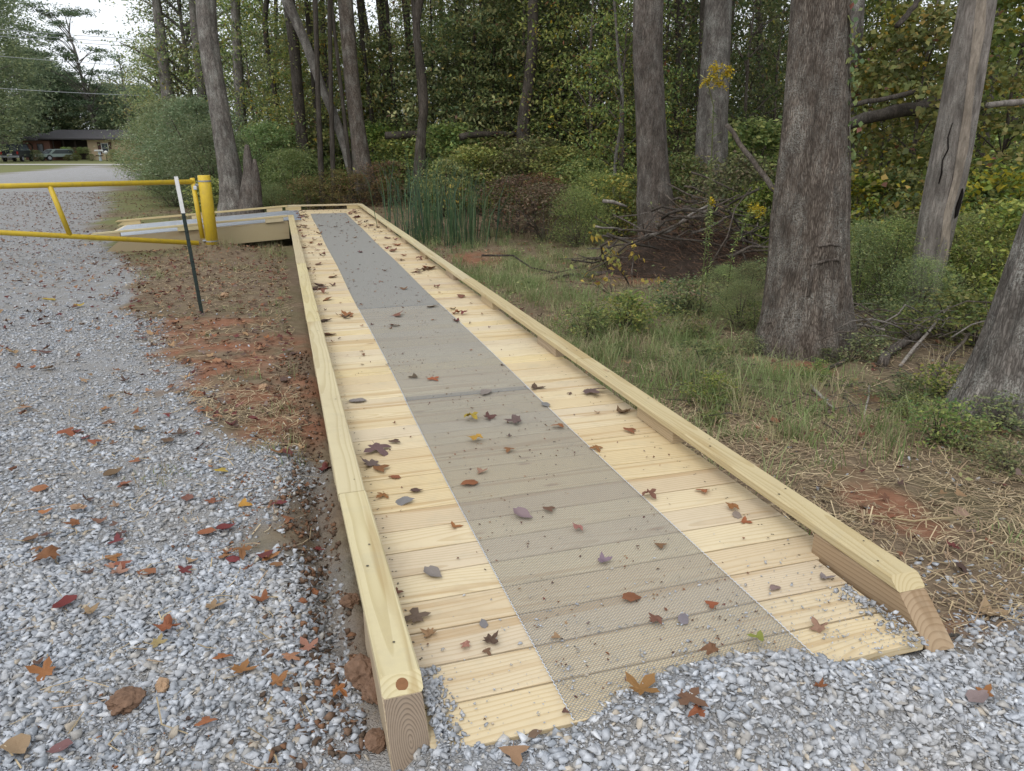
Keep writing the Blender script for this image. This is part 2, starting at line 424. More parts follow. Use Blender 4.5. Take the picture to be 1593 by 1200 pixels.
cm = np.clip(clay_m(XX, YY) * sstep(.22, .62, fbm(XX * 3, YY * 3, 31)) * .9, 0, 1) * (1 - gm * .6)
far = sstep(30, 55, YY) * (1 - gm)
road = ((YY > 73) & (YY < 78)).astype(float) * (XX < 0)
lawn = np.maximum(sstep(36, 42, YY) * (1 - sstep(-20, -14, XX)), sstep(13, 18, YY) * (sd(XX, YY)[0] < .2) * sstep(.35, .6, fbm(XX * .5, YY * .5, 88))) * (1 - gm)
colr = np.zeros((ny, nx, 4), np.float32); colr[..., 0] = gm; colr[..., 1] = cm; colr[..., 2] = lawn; colr[..., 3] = 1
gme = mesh_np('ground', np.stack([XX, YY, ZZ], -1), Fq, None, None, True)
a = gme.color_attributes.new('zone', 'FLOAT_COLOR', 'POINT'); a.data.foreach_set('color', colr.ravel())
t = NT('ground_soil', .95, .1); co_ = t.coord(); zn = t.node('Attribute', attribute_name='zone'); sp = t.node('SeparateColor'); t.ln(zn.outputs['Color'], sp.inputs[0])
n1 = t.noise(co_, 1.3, 5); n2 = t.noise(co_, 9, 6, .65); n3 = t.noise(co_, 60, 4, .7); n4 = t.noise(co_, 220, 2)
soil = t.ramp(n2, [(.25, (.075, .052, .036)), (.5, (.15, .108, .074)), (.75, (.24, .185, .125))])
soil = t.mix(t.math('MULTIPLY', t.ramp(n1, [(.45, 0), (.65, 1)]), .5), soil, (.095, .10, .045))
soil = t.mix(t.math('MULTIPLY', n3, .5), soil, (.20, .155, .10))
clay = t.ramp(n2, [(.2, (.15, .066, .038)), (.5, (.225, .105, .062)), (.8, (.29, .165, .105))])
vc = t.voro(co_, 75, 'Color'); vs_ = t.node('SeparateColor'); t.ln(vc, vs_.inputs[0])
vde = t.voro(co_, 75, feature='DISTANCE_TO_EDGE')
grav = t.ramp(vs_.outputs[0], [(0, (.27, .285, .31)), (.5, (.36, .38, .41)), (.85, (.46, .475, .50)), (1, (.38, .33, .27))])
grav = t.mix(t.ramp(vde, [(0, .3), (.12, 0)]), grav, (.22, .215, .205))
fines = t.ramp(n3, [(.3, (.22, .21, .195)), (.7, (.37, .355, .335))])
grav = t.mix(t.ramp(t.noise(co_, 3.2, 5, .7), [(.30, .25), (.6, .95)]), grav, fines)
lawnc = t.ramp(n2, [(.2, (.10, .12, .045)), (.6, (.17, .17, .075)), (.85, (.27, .22, .12))])
c = t.mix(sp.outputs[1], soil, clay); c = t.mix(sp.outputs[2], c, lawnc); c = t.mix(sp.outputs[0], c, grav)
t.color(c)
hgt = t.math('ADD', t.math('MULTIPLY', n3, .6), t.math('MULTIPLY', t.ramp(vde, [(0, 0), (.2, 1)]), t.math('MULTIPLY', sp.outputs[0], .6)))
t.bump(hgt, .8, .012)
gme.materials.append(t.m)
tag(obj('ground', gme), kind='structure')
# the street beyond the drive
st = MB(); n = 24; xs = np.linspace(-120, -12, n); V = []; F = []
for i, x in enumerate(xs):
    for yy in (73.5, 77.5): V.append((x, yy, gz(x, yy) + .03))
for i in range(n - 1): F.append((2 * i, 2 * i + 2, 2 * i + 3, 2 * i + 1))
tag(st.add(V, F).build('street', plain('pale_concrete', (.40, .385, .35), .9, .2, 0, .15, 2)), kind='structure')

# ------------------------------------------------------------------ stones
def hull_protos(k, npts, seed, flat=.62):
    r = np.random.default_rng(seed); out = []
    for i in range(k):
        bm = bmesh.new(); P = r.normal(size=(npts, 3)); P /= np.linalg.norm(P, axis=1)[:, None]; P *= r.uniform(.75, 1.1, (npts, 1)); P *= (1, r.uniform(.6, .95), flat * r.uniform(.6, 1.15))
        for p in P: bm.verts.new(p)
        res = bmesh.ops.convex_hull(bm, input=bm.verts[:])
        bmesh.ops.delete(bm, geom=[v for v in bm.verts if not v.link_faces], context='VERTS')
        bmesh.ops.triangulate(bm, faces=bm.faces[:]); bm.verts.index_update()
        out.append((np.array([v.co[:] for v in bm.verts]), np.array([[v.index for v in f.verts] for f in bm.faces]))); bm.free()
    return out
def rotm(yaw, tx, ty):
    cz, sz = np.cos(yaw), np.sin(yaw); cx, sx = np.cos(tx), np.sin(tx); cy, sy = np.cos(ty), np.sin(ty); o = np.zeros_like(yaw); l = np.ones_like(yaw)
    Rz = np.stack([np.stack([cz, -sz, o], -1), np.stack([sz, cz, o], -1), np.stack([o, o, l], -1)], -2)
    Rx = np.stack([np.stack([l, o, o], -1), np.stack([o, cx, -sx], -1), np.stack([o, sx, cx], -1)], -2)
    Ry = np.stack([np.stack([cy, o, sy], -1), np.stack([o, l, o], -1), np.stack([-sy, o, cy], -1)], -2)
    return Rz @ Rx @ Ry
def scatter(protos, P, S, rot, C):
    """P (n,3), S (n,), rot (n,3,3), C (n,3) -> V,F,col"""
    n = len(P); pick = rng.integers(0, len(protos), n); Vs = []; Fs = []; Cs = []; base = 0
    for i, (pv, pf) in enumerate(protos):
        m = np.where(pick == i)[0]
        if not len(m): continue
        v = np.einsum('nij,vj->nvi', rot[m], pv) * S[m][:, None, None] + P[m][:, None, :]
        f = pf[None] + (np.arange(len(m)) * len(pv))[:, None, None] + base
        Vs.append(v.reshape(-1, 3)); Fs.append(f.reshape(-1, pf.shape[1])); Cs.append(np.repeat(C[m], len(pv), 0)); base += len(m) * len(pv)
    return np.concatenate(Vs), np.concatenate(Fs), np.concatenate(Cs)
def in_walk(x, y, lo=.1, hi=2.13, d0=1.64):
    s, d = sd(x, y); return (s > lo) & (s < hi) & (d > d0) & (d < 21.2)
def field(n, y0, y1, xl=-.82, xr=.80, extra=1.0):
    """uniform random ground points inside a wedge a little wider than what the camera sees"""
    y = np.sqrt(rng.uniform(y0 ** 2, y1 ** 2, n)); x = rng.uniform(xl * y - extra, xr * y + extra)
    return x, y
STONEC = np.array([(.30, .32, .345), (.355, .375, .405), (.41, .43, .46), (.455, .475, .505), (.52, .535, .555), (.40, .385, .36), (.43, .375, .30), (.33, .325, .315)])
STONEP = np.array([.16, .24, .22, .15, .07, .08, .03, .05])
def stones(n, y0, y1, smin, smax, protos, power=2.0, dens=None, lift=.25):
    x, y = field(n, y0, y1)
    g = gravel_sd(x, y) + (fbm(x * 1.7, y * 1.7, 21) - .5) * 1.1 * np.where(sd(x, y)[0] > 0, .25, 1)
    keep = rng.random(n) < np.clip(.06 * np.exp(np.minimum(g, 0) * 1.2) + sstep(-.2, .35, g), 0, 1)
    keep &= ~in_walk(x, y) | ((sd(x, y)[1] < 2.0) & (rng.random(n) < .9) & (ground(x, y) > zd(sd(x, y)[1]) - .012))
    bare = fbm(x * .8 + 9, y * .8, 77); keep &= rng.random(n) < (1 - .6 * sstep(.56, .70, bare))
    x, y = x[keep], y[keep]; n = len(x)
    S = smin * (smax / smin) ** (rng.random(n) ** power)
    z = ground(x, y) + S * lift * rng.uniform(.2, 1.2, n)
    C = STONEC[rng.choice(len(STONEC), n, p=STONEP)] * rng.uniform(.8, 1.15, (n, 1)) * np.array([1, 1, 1.0])
    ap = (sd(x, y)[0] > .3) & (y < 2.4)
    C[ap] = C[ap] * 1.12
    return scatter(protos, np.stack([x, y, z], -1), S, rotm(rng.uniform(0, 6.28, n), rng.normal(0, .35, n), rng.normal(0, .35, n)), C)
hp = hull_protos(14, 9, 3, .5); lp = hull_protos(8, 7, 4, .5)
parts = [stones(50000, 1.1, 2.6, .0035, .009, lp, 1.2), stones(60000, 1.1, 2.9, .009, .031, hp, 1.7), stones(43000, 2.4, 4.6, .009, .031, hp, 1.6), stones(52000, 4.6, 9, .012, .028, lp, 1.3), stones(22000, 9, 20, .018, .038, lp, 1.2)]
V = []; F = []; C = []; b = 0
for v, f, c in parts: V.append(v); F.append(f + b); C.append(c); b += len(v)
tag(obj('gravel', mesh_np('gravel', np.concatenate(V), np.concatenate(F), M['stone'], np.concatenate(C))), kind='stuff')
# crumbs of stone that lie on the boards near the gravelled lip and through the mesh
n = 2600; d = 1.62 + np.abs(rng.normal(0, .35, n)); s = rng.uniform(.3, 1.98, n)
keep = rng.random(n) < np.where(s > .7, 1.0, .25) * np.exp(-(d - 1.62) * .9); s, d = s[keep], d[keep]; n = len(s)
S = .0022 * (5.0) ** (rng.random(n) ** 2.6)
P = np.stack([d * SY + s * CY, d * CY - s * SY, zd(d) + .004 + S * .4], -1)
v, f, c = scatter(lp, P, S, rotm(rng.uniform(0, 6.28, n), rng.normal(0, .2, n), rng.normal(0, .2, n)), STONEC[rng.choice(len(STONEC), n, p=STONEP)] * 1.1)
tag(obj('stone_crumbs', mesh_np('stone_crumbs', v, f, M['stone'], c)), kind='stuff')

# ------------------------------------------------------------------ boardwalk
bw = empty('boardwalk', (0, 0, 0), -YAW, 'long new pale pine boardwalk with a wire mesh strip down its middle and low curbs', 'boardwalk')
PIT = .1865; D0, D1 = 1.634, 20.95
nb = int((D1 - D0) / PIT); PIT = (D1 - D0) / nb
bmesh_ = [MB().box(-.955, .955, .0045, PIT - .0045, -.038, 0, .003).mesh('deck_board', M['deck']) for _ in range(1)]
short_board = MB().box(-.858, .858, .0045, PIT - .0045, -.038, 0, .003).mesh('deck_board', M['deck'])
for i in range(nb):
    d = D0 + i * PIT
    o = obj('deck_board', bmesh_[0] if i > 2 else short_board, bw, ((1.135 if i > 2 else 1.124) + rng.normal(0, .004) * (i > 2), d, float(zd(d))), (math.atan((float(zd(d + PIT)) - float(zd(d))) / PIT), 0, rng.normal(0, .0012)))
def strip(me_name, name, s0, s1, d0, d1, k0, k1, mat, bevel_near=False, parent=bw, step=1.2, wob=0):
    """timber that follows the deck; origin at its own middle so the grain is its own"""
    n = max(2, int((d1 - d0) / step) + 1); ds = np.linspace(d0, d1, n); V = []; F = []; c = .006
    sm, dm = (s0 + s1) / 2, (d0 + d1) / 2; zm = float(zd(dm)) + k0
    prof = [(s0, k0 + c), (s0 + c, k0), (s1 - c, k0), (s1, k0 + c), (s1, k1 - c), (s1 - c, k1), (s0 + c, k1), (s0, k1 - c)]
    for i, d in enumerate(ds):
        for (s, k) in prof:
            dd = d + ((k - (-.03)) * 1.15 if (bevel_near and i == 0) else 0)
            V.append((s - sm + wob * math.sin(d * 1.1), dd - dm, float(zd(dd)) + k - zm))
    m = len(prof)
    for i in range(n - 1):
        for j in range(m): F.append((i * m + j, i * m + (j + 1) % m, (i + 1) * m + (j + 1) % m, (i + 1) * m + j))
    F.append(tuple(range(m))); F.append(tuple(reversed(range((n - 1) * m, n * m))))
    o = MB().add(V, F).build(name, mat, parent); o.location = (sm, dm, zm); return o
LC0, LC1, RC0, RC1 = .128, .250, 1.995, 2.118
KB, KT = .092, .134
cuts = [1.65, 3.12, 6.75, 10.4, 14.05, 18.02]
for i in range(5): strip('c', 'curb_rail', LC0 + (.004 if i == 0 else 0), LC1 + (.004 if i == 0 else 0), cuts[i] + (0 if i == 0 else .003), cuts[i + 1], KB, KT + (.002 if i % 2 else 0), M['rail'], i == 0)
cutr = [1.65, 4.9, 8.55, 12.2, 15.85, 20.95]
for i in range(5): strip('c', 'curb_rail', RC0, RC1, cutr[i] + (0 if i == 0 else .003), cutr[i + 1], KB, KT + (.002 if i % 2 else 0), M['rail'], i == 0, wob=.004 if i else 0)
for sx in (0, 1):
    a, b_ = (LC0 + .004, LC1 - .002) if sx == 0 else (RC0 + .004, RC1 - .004)
    tag(strip('b', 'curb_block', a, b_, 1.65, 2.25, -.055 if sx == 0 else -.05, KB - .001, M['block'], True), 'weathered brown end block cut on a slant')
    for st_ in (3.5, 5.45, 7.38, 9.25, 11.2, 13.1, 15.0, 16.9):
        strip('b', 'curb_block', a + (.03 if sx else 0), b_ + (.012 if sx else 0), st_, st_ + .46, .001, KB - .001, M['blockb'] if sx else M['rail'])
# ringed end grain face on the near left block, and the round knot above it
for o_ in [o for o in bw.children if o.name.startswith('curb_') and o.location.x < .3 and o.location.y < 3 and o.location.y > 1.8]:
    if abs(o_.location.y - (1.65 + 3.12) / 2) < .05 or abs(o_.location.y - (1.65 + 2.25) / 2) < .05:
        o_.rotation_euler.z = -.0145 * -1 if False else .0145; o_.location.x += .0145 * (3.12 - o_.location.y)
def slant_face(name, mat, s0, s1, k0, k1, parent, off=.0025):
    d = lambda k: 1.65 + (k + .03) * 1.15 - off
    sm, km = (s0 + s1) / 2, (k0 + k1) / 2
    V = [(s - sm, d(k) + o_ - d(km), k - km) for o_ in (0, .004) for (s, k) in ((s0, k0), (s1, k0), (s1, k1), (s0, k1))]
    o = MB().add(V, [(0, 1, 2, 3), (7, 6, 5, 4), (0, 4, 5, 1), (1, 5, 6, 2), (2, 6, 7, 3), (3, 7, 4, 0)]).build(name, mat, parent)
    o.location = (sm, d(km), float(zd(d(km))) + km); return o
slant_face('end_grain', M['endgrain'], LC0 + .0265, LC1 + .0165, -.055, KB - .0025, bw)
kn = MB(); kz = .113; kd_ = 1.65 + (kz + .03) * 1.15 - .0018
kn.tube([(0, 0, 0), (0, .004, -.004)], [.0185, .0185], 18); o = kn.build('wood_knot', plain('knot_brown', (.21, .10, .045), .7, .2, 0, .35, 60), bw); o.location = (.213, kd_, float(zd(kd_)) + kz)
# far cross rail, its blocks, edge joists, fascia at the near lip
o = MB().box(-.96, .96, -.045, .045, 0, .042, .005).build('curb_rail', M['railx'], bw); o.location = (1.11, 21.0, float(zd(21)) + KB)
for s in (.3, 1.9): o = MB().box(-.2, .2, -.04, .04, 0, KB - .002, .004).build('curb_block', M['railx'], bw); o.location = (s, 20.99, float(zd(21)))
for (a, b_) in ((.185, .224), (2.03, 2.069)): strip('j', 'edge_joist', a, b_, 1.70, 20.9, -.26, -.0395, M['fascia'])
# a few grey stringers below the gaps
for s in (.8, 1.45): strip('j', 'joist', s, s + .038, 1.75, 20.9, -.25, -.0395, M['fascia'])
# screw heads along both edges: hundreds, one stuff part
V = []; F = []; b = 0
for i in range(nb):
    for s in (.30, .305, 1.93, 1.94, .82, 1.47):
        for q in (.045, .14):
            d = D0 + i * PIT + q + rng.normal(0, .004); ss = s + rng.normal(0, .006); k = float(zd(d)) + .0016
            ring = [(ss + .0038 * math.cos(a_), d + .0038 * math.sin(a_), k) for a_ in np.arange(6) * math.pi / 3]
            V += ring; F.append(list(range(b, b + 6))); b += 6
so_ = obj('deck_screws', mesh_np('deck_screws', V, np.array(F), M['screw']), bw); so_['kind'] = 'stuff'
V = []; F = []; b = 0
for s, rows in ((.17, np.arange(1.95, 17.9, .62)), (.21, np.arange(1.98, 17.9, .62)), (2.03, np.arange(2.0, 20.5, .62)), (2.08, np.arange(2.03, 20.5, .62))):
    for d in rows:
        if rng.random() < .3: continue
        d += rng.normal(0, .06); ss = s + rng.normal(0, .008); k = float(zd(d)) + KT + .0035; rr = rng.uniform(.004, .0065)
        V += [(ss + rr * math.cos(a_), d + rr * math.sin(a_), k) for a_ in np.arange(6) * math.pi / 3]; F.append(list(range(b, b + 6))); b += 6
so_ = obj('rail_screws', mesh_np('rail_screws', V, np.array(F), M['screw']), bw); so_['kind'] = 'stuff'
# expanded wire mesh: every strand is a tilted ribbon
def wire(name, s0, s1, d0, d1, cs, cd, wd, k, parent, mat, zfun=zd, tilt=.0014, lab=None):
    nu = int(round((s1 - s0) / cs)); nv = int(round((d1 - d0) / (cd / 2)))
    j = np.arange(nv + 1); d = d0 + j * cd / 2
    S = []; E = []
    A = np.arange(nu + 1)
    pts = np.zeros((nv + 1, nu + 1, 2)); pts[..., 0] = s0 + A[None] * cs + np.where(j % 2 == 0, 0, cs / 2)[:, None]; pts[..., 1] = d[:, None]
    pts[..., 0] = np.clip(pts[..., 0], s0, s1) + .006 * np.sin(pts[..., 1] * 1.3)
    p = pts[:-1]; q1 = pts[1:]; q0 = np.concatenate([pts[1:][:, :1], pts[1:][:, :-1]], 1)
    ev = (j[:-1] % 2 == 0)[:, None, None]
    qa = q1; qb = np.where(ev, q0, np.concatenate([pts[1:][:, 1:], pts[1:][:, -1:]], 1))
    segs = np.concatenate([np.stack([p, qa], -2).reshape(-1, 2, 2), np.stack([p, qb], -2).reshape(-1, 2, 2)])
    L = np.linalg.norm(segs[:, 1] - segs[:, 0], axis=1); segs = segs[(L > 1e-4) & (L < 1.6 * max(cs, cd))]
    t_ = segs[:, 1] - segs[:, 0]; t_ /= np.linalg.norm(t_, axis=1)[:, None]; nrm = np.stack([-t_[:, 1], t_[:, 0]], -1)
    nrm *= np.where(nrm[:, 1] < 0, -1, 1)[:, None]
    kk = zfun(segs[..., 1]) + k
    a0 = segs - nrm[:, None] * wd / 2; a1 = segs + nrm[:, None] * wd / 2
    V = np.stack([np.concatenate([a0[:, 0], kk[:, :1]], 1), np.concatenate([a0[:, 1], kk[:, 1:]], 1), np.concatenate([a1[:, 1], kk[:, 1:] + tilt], 1), np.concatenate([a1[:, 0], kk[:, :1] + tilt], 1)], 1)
    F = np.arange(len(V) * 4).reshape(-1, 4)
    o = obj(name, mesh_np(name, V.reshape(-1, 3), F, mat), parent)
    if lab: o['label'] = lab
    return o
ML0, ML1 = .684, 1.558
wire('wire_mesh', ML0, ML1, 1.64, 4.78, .0140, .0128, .0013, .0022, bw, M['galv'], tilt=.0010)
wire('wire_mesh', ML0 + .003, ML1 + .003, 4.70, 7.86, .0140, .0128, .0013, .0052, bw, M['galv'], tilt=.0011)
wire('wire_mesh', ML0, ML1, 7.80, 19.7, .0196, .0200, .0024, .0025, bw, M['galv'], tilt=.0026)
for (s, a_, b_) in ((ML0, 1.64, 4.78), (ML1, 1.64, 4.78), (ML0 + .003, 4.70, 7.86), (ML1 + .003, 4.70, 7.86)):
    m = MB(); ds = np.arange(a_, b_, .0108); m.tube([(s + .0022 * (-1) ** i + .006 * math.sin(d * 1.3), d, float(zd(d)) + .006) for i, d in enumerate(ds)], .0017, 4, False)
    o = m.build('mesh_selvedge', M['galvb'], bw)
for d in (4.70, 7.80):
    m = MB(); ss = np.arange(ML0, ML1, .0098); m.tube([(s, d + .003 * (-1) ** i, float(zd(d)) + .0085) for i, s in enumerate(ss)], .0009, 4, False); m.build('mesh_selvedge', M['chain'], bw)

# ------------------------------------------------------------------ side ramp: goes off to the left from the far end, falling gently
SL = .068
rp = empty('ramp', W(.12, 19.5, 0), -YAW, 'short wooden side ramp with curbs running left from the far end of the boardwalk', 'ramp')
def rz(u): return -SL * max(0, u)            # u: metres to the left
def rbox(name, u0, u1, y0, y1, k0, k1, mat, cut0=0.0, c=.004):
    """timber across u (towards -x of the ramp frame) following the slope; cut0: slant at its left end"""
    V = []
    for u, cut in ((u0, 0), (u1, cut0)):
        for (y, k) in ((y0, k0), (y1, k0), (y1, k1), (y0, k1)):
            uu = u - (cut * (k - k0) / max(k1 - k0, .01) * (k1 - k0))
            V.append((-uu, y, rz(uu) + k))
    um = (u0 + u1) / 2; ym = (y0 + y1) / 2; zm = rz(um) + k0
    V = [(x + um, y - ym, z - zm) for x, y, z in V]
    o = MB().add(V, [(0, 1, 2, 3), (7, 6, 5, 4), (0, 4, 5, 1), (1, 5, 6, 2), (2, 6, 7, 3), (3, 7, 4, 0)]).build(name, mat, rp, bevel=c)
    o.location = (-um, ym, zm); return o
YF, YB = -1.50, 1.50
nrb = int(3.95 / .1865)
for i in range(nrb): rbox('deck_board', .02 + i * .1865, .02 + i * .1865 + .183, YF + .043, YB - .043, -.038, 0, M['deck'], c=.003)
rbox('curb_rail', .0, 2.1, YF - .05, YF + .06, KB, KT, M['railx'], 0)
rbox('curb_rail', 2.104, 4.10, YF - .05, YF + .06, KB, KT, M['railx'], 1.6)
rbox('curb_rail', -.04, 2.1, YB - .06, YB + .05, KB, KT, M['railx'], 0)
rbox('curb_rail', 2.104, 4.15, YB - .06, YB + .05, KB, KT, M['railx'], 1.6)
for yy in (YF, YB):
    ul = 4.06 if yy < 0 else 4.11
    for (a, b_, ct) in ((.1, .5, 0), (1.9, 2.35, 0), (ul - .55, ul, 1.6)): rbox('curb_block', a, b_, yy - .045, yy + .055, .001, KB - .001, M['railx'], ct)
rbox('fascia_board', .0, 1.9, YF - .0, YF + .04, -.40, -.006, M['fascia'], 0)
rbox('fascia_board', 1.904, 4.0, YF - .0, YF + .04, -.40, -.006, M['fascia'], 1.4)
rbox('fascia_board', .0, 3.9, YB - .04, YB, -.40, -.006, M['fascia'], 1.0)
rz_np = lambda u: -SL * np.maximum(np.asarray(u, float), 0)
o = wire('wire_mesh', -1.2, 1.5, -.3, 3.85, .02, .022, .010, .004, rp, M['galvb'], rz_np, .004, 'galvanised mesh strip with sky glare in its colour')  # paler than the walkway wire: sky glare put into the colour
o.rotation_euler = (0, 0, R(90)); o.location = (0, -.2, 0)

# ------------------------------------------------------------------ gate, post, fence post
B = yp(330, 378, 16.15); B.z = gz(B.x, B.y); mp = mpp(330, 378, B.y)
bol = empty('gate_post', B, 0, 'thick yellow steel post that the pipe gate is chained to', 'post')
hb = 99 * mp / math.cos(PITCH) * .985; rb = 9.2 * mp
MB().tube([(0, 0, -.3), (0, 0, hb - .01), (0, 0, hb)], [rb, rb, rb * .94], 24).build('post_tube', M['yellow'], bol, True)
MB().tube([(0, 0, hb - .13), (0, 0, hb - .10)], [rb + .006, rb + .006], 20).build('chain_band', M['chain'], bol)
MB().tube([(0, 0, .05), (0, 0, .075)], [rb + .005, rb + .005], 20).build('chain_band', M['chain'], bol)
gt0 = yp(300, 284, B.y - .02); gl = yp(0, 290, B.y - 2.2)
G = Vector((gt0.x, B.y - .02, gz(gt0.x, B.y)))
gate = empty('pipe_gate', G, 0, 'yellow steel pipe barrier gate closed across the gravel drive', 'gate')
def Lg(v): return v - G
p_tr = yp(301, 283, B.y - .02); p_br = yp(309, 380, B.y - .14); p_br.z = max(p_br.z, gz(p_br.x, p_br.y) + .045)
dirx = (yp(0, 290, B.y - 2.1) - p_tr).normalized()
p_tl = p_tr + dirx * 9.0
bdir = (yp(0, 362, B.y - 2.1) - p_br).normalized(); p_bl = p_br + bdir * 9.0
gr = 3.6 * mp
MB().tube([Lg(p_tr), Lg(p_tl)], gr, 14).build('top_rail', M['yellow'], gate, True)
MB().tube([Lg(p_br), Lg(p_bl)], gr, 14).build('bottom_rail', M['yellow'], gate, True)
a_ = yp(299, 277, B.y - .02); b_ = yp(315, 371, B.y - .02)
MB().tube([Lg(a_), Lg(b_)], gr * .95, 14).build('end_upright', M['yellow'], gate, True)
def along(p, q, X):
    f_ = (X - p.x) / (q.x - p.x); return p + (q - p) * f_
ua = yp(83, 290, B.y - 1.5); q0 = along(p_tr, p_tl, ua.x); q1 = along(p_br, p_bl, ua.x + .13)
MB().tube([Lg(q0), Lg(q1)], gr * .95, 14).build('upright', M['yellow'], gate, True)
q0 = along(p_tr, p_tl, ua.x - 3.2); q1 = along(p_br, p_bl, ua.x - 3.1)
MB().tube([Lg(q0), Lg(q1)], gr * .95, 14).build('upright', M['yellow'], gate, True)
# padlocked chain bunched between gate and post
m = MB(); c0 = yp(305, 290, B.y - .06)
for i in range(9):
    q = c0 - G + Vector((rng.normal(0, .025), rng.normal(0, .02), rng.normal(0, .02)))
    ring = [q + Vector((.028 * math.cos(x), .012 * math.sin(2 * x + i), .02 * math.sin(x))) for x in np.linspace(0, 2 * math.pi, 9)]
    m.tube(ring, .009, 5)
m.build('chain', M['chain'], gate, True)
m = MB().box(-.035, .035, -.02, .02, -.05, .03, .008); o = m.build('padlock', M['galvb'], gate); o.location = c0 - G + Vector((0, -.05, -.02))
m = MB().tube([yp(316, 375, B.y - .06) - G, yp(326, 374, B.y - .1) - G], .02, 8).build('hinge_pin', M['chain'], gate)
T = gp(316, 489); tm = mpp(316, 489, T.y); ht = 214 * tm / math.cos(PITCH) * .92
tt = yp(273.5, 275, T.y); top = tt - T; mid = top * .745
tp = empty('fence_post', T, 0, 'thin dark metal T-post with a white painted tip leaning by the gate', 'fence post')
def tee(name, p, q, mat, sc_=1.0):
    m = MB(); ax = (q - p); L = ax.length; wv, dv = .021 * sc_, .019 * sc_; th = .0045 * sc_
    prof = [(-wv, 0), (wv, 0), (wv, th * 2), (th, th * 2), (th, dv * 2), (-th, dv * 2), (-th, th * 2), (-wv, th * 2)]
    n = len(prof); V = [p + Vector((x, y, 0)) for x, y in prof] + [q + Vector((x, y, 0)) for x, y in prof]
    m.add(V, [tuple(range(n)), tuple(reversed(range(n, 2 * n)))] + [(i, (i + 1) % n, (i + 1) % n + n, i + n) for i in range(n)])
    return m.build(name, mat, tp)
tee('post_shaft', Vector((0, 0, -.3)), mid, M['black']); tee('painted_tip', mid, top, M['white'], 1.06)
m = MB()
for i in range(14):
    q = mid * (i + .5) / 14; m.box(q.x - .009, q.x + .009, q.y - .008, q.y, q.z - .008, q.z + .008)
o = m.build('studs', M['black'], tp); o['kind'] = 'stuff'

# ------------------------------------------------------------------ trees: trunks
def trunk_mesh(name, path, mat, n=28, seg=.18, ridge=.06, seed=0, flare=0, hollow=False, knob=.05, fine=0):
    """path: list of (Vector, radius) from the ground up"""
    P = [Vector(p) for p, r in path]; Rr = [r for p, r in path]
    L = [0]
    for i in range(1, len(P)): L.append(L[-1] + (P[i] - P[i - 1]).length)
    k = max(3, int(L[-1] / seg)); s = np.linspace(0, L[-1], k + 1)
    X = np.stack([np.interp(s, L, [p[i] for p in P]) for i in range(3)], -1); rr = np.interp(s, L, Rr)
    for _ in range(2): X[1:-1] = (X[:-2] + 2 * X[1:-1] + X[2:]) / 4
    th = np.arange(n) * 2 * math.pi / n
    T, S = np.meshgrid(th, s)
    u = np.cos(T) * 2.2 + seed * 13.1; v = np.sin(T) * 2.2
    f = 1 + ridge * 2 * (fbm(u * 3.2 + 50, v * 3.2 + S * .55 + 50, seed) - .5) + knob * 2 * (hnoise(u * .8 + 20, v * .8 + S * 1.1 + 20, seed + 3) - .5)
    if fine:
        g_ = fbm(np.cos(T) * 9 + seed, S * 1.7 + np.sin(T) * 9, seed + 11, 2); f = f + fine * (np.abs(fbm(np.cos(T) * 13 + 90 + g_ * 1.5, np.sin(T) * 13 + S * 1.1 + 90, seed + 5, 2) - .5) * 4 - .6)
    if flare: f = f + flare * np.exp(-np.maximum(S - .25, 0) / .3) * (.55 + .9 * (np.abs(np.sin(T * 2.5 + seed)) ** 2)) * sstep(-.1, .3, 1 - S)
    rad = rr[:, None] * f
    V = np.stack([X[:, 0:1] + np.cos(T) * rad, X[:, 1:2] + np.sin(T) * rad, np.repeat(X[:, 2:3], n, 1)], -1)
    idx = np.arange((k + 1) * n).reshape(k + 1, n); nx_ = np.roll(idx, -1, 1)
    F = np.stack([idx[:-1], nx_[:-1], nx_[1:], idx[1:]], -1).reshape(-1, 4)
    c = len(V.reshape(-1, 3)); V = np.concatenate([V.reshape(-1, 3), X[-1:] + [0, 0, rr[-1] * .4]])
    cap = np.stack([idx[-1], nx_[-1], np.full(n, c)], -1)
    return mesh_np(name, V, [F, cap], mat, None, True)
def tree_from_view(name, Y, rows, mat, label, cat='tree', top_h=13, group=None, n=28, seed=0, flare=.0, ridge=.06, limbs=0, seg=.18, extend=True, fine=0):
    """rows: (px, py, width px) from the base up; the trunk stands at forward distance Y"""
    b = yp(rows[0][0], rows[0][1], Y); zb = gz(b.x, Y)
    base = Vector((b.x, Y, zb)); path = []
    q = [(yp(x, y, Y), wd * mpp(x, y, Y) / 2) for x, y, wd in rows]
    if q[0][0].z > zb - .1:
        d = (q[1][0] - q[0][0]); d = d / max(d.z, .1) if d.z > .1 else Vector((0, 0, 1))
        base = q[0][0] + d * (zb - q[0][0].z); q.insert(0, (base + d * -.25, q[0][1] * 1.06))
    else: base = Vector((q[0][0].x, Y, zb))
    if extend:
        d = q[-1][0] - q[-2][0]; d.normalize(); h = q[-1][0].z
        if h < top_h:
            q.append((q[-1][0] + d * (top_h - h) * .5, q[-1][1] * .8)); q.append((q[-2 + 1][0] + d * (top_h - h) * .5, q[-1][1] * .5))
    path = [(p - base, r) for p, r in q]
    rt = empty(name, base, 0, label, cat, group)
    obj('trunk', trunk_mesh('trunk', path, mat, n, seg, ridge, seed, flare, fine=fine), rt)
    return rt, path
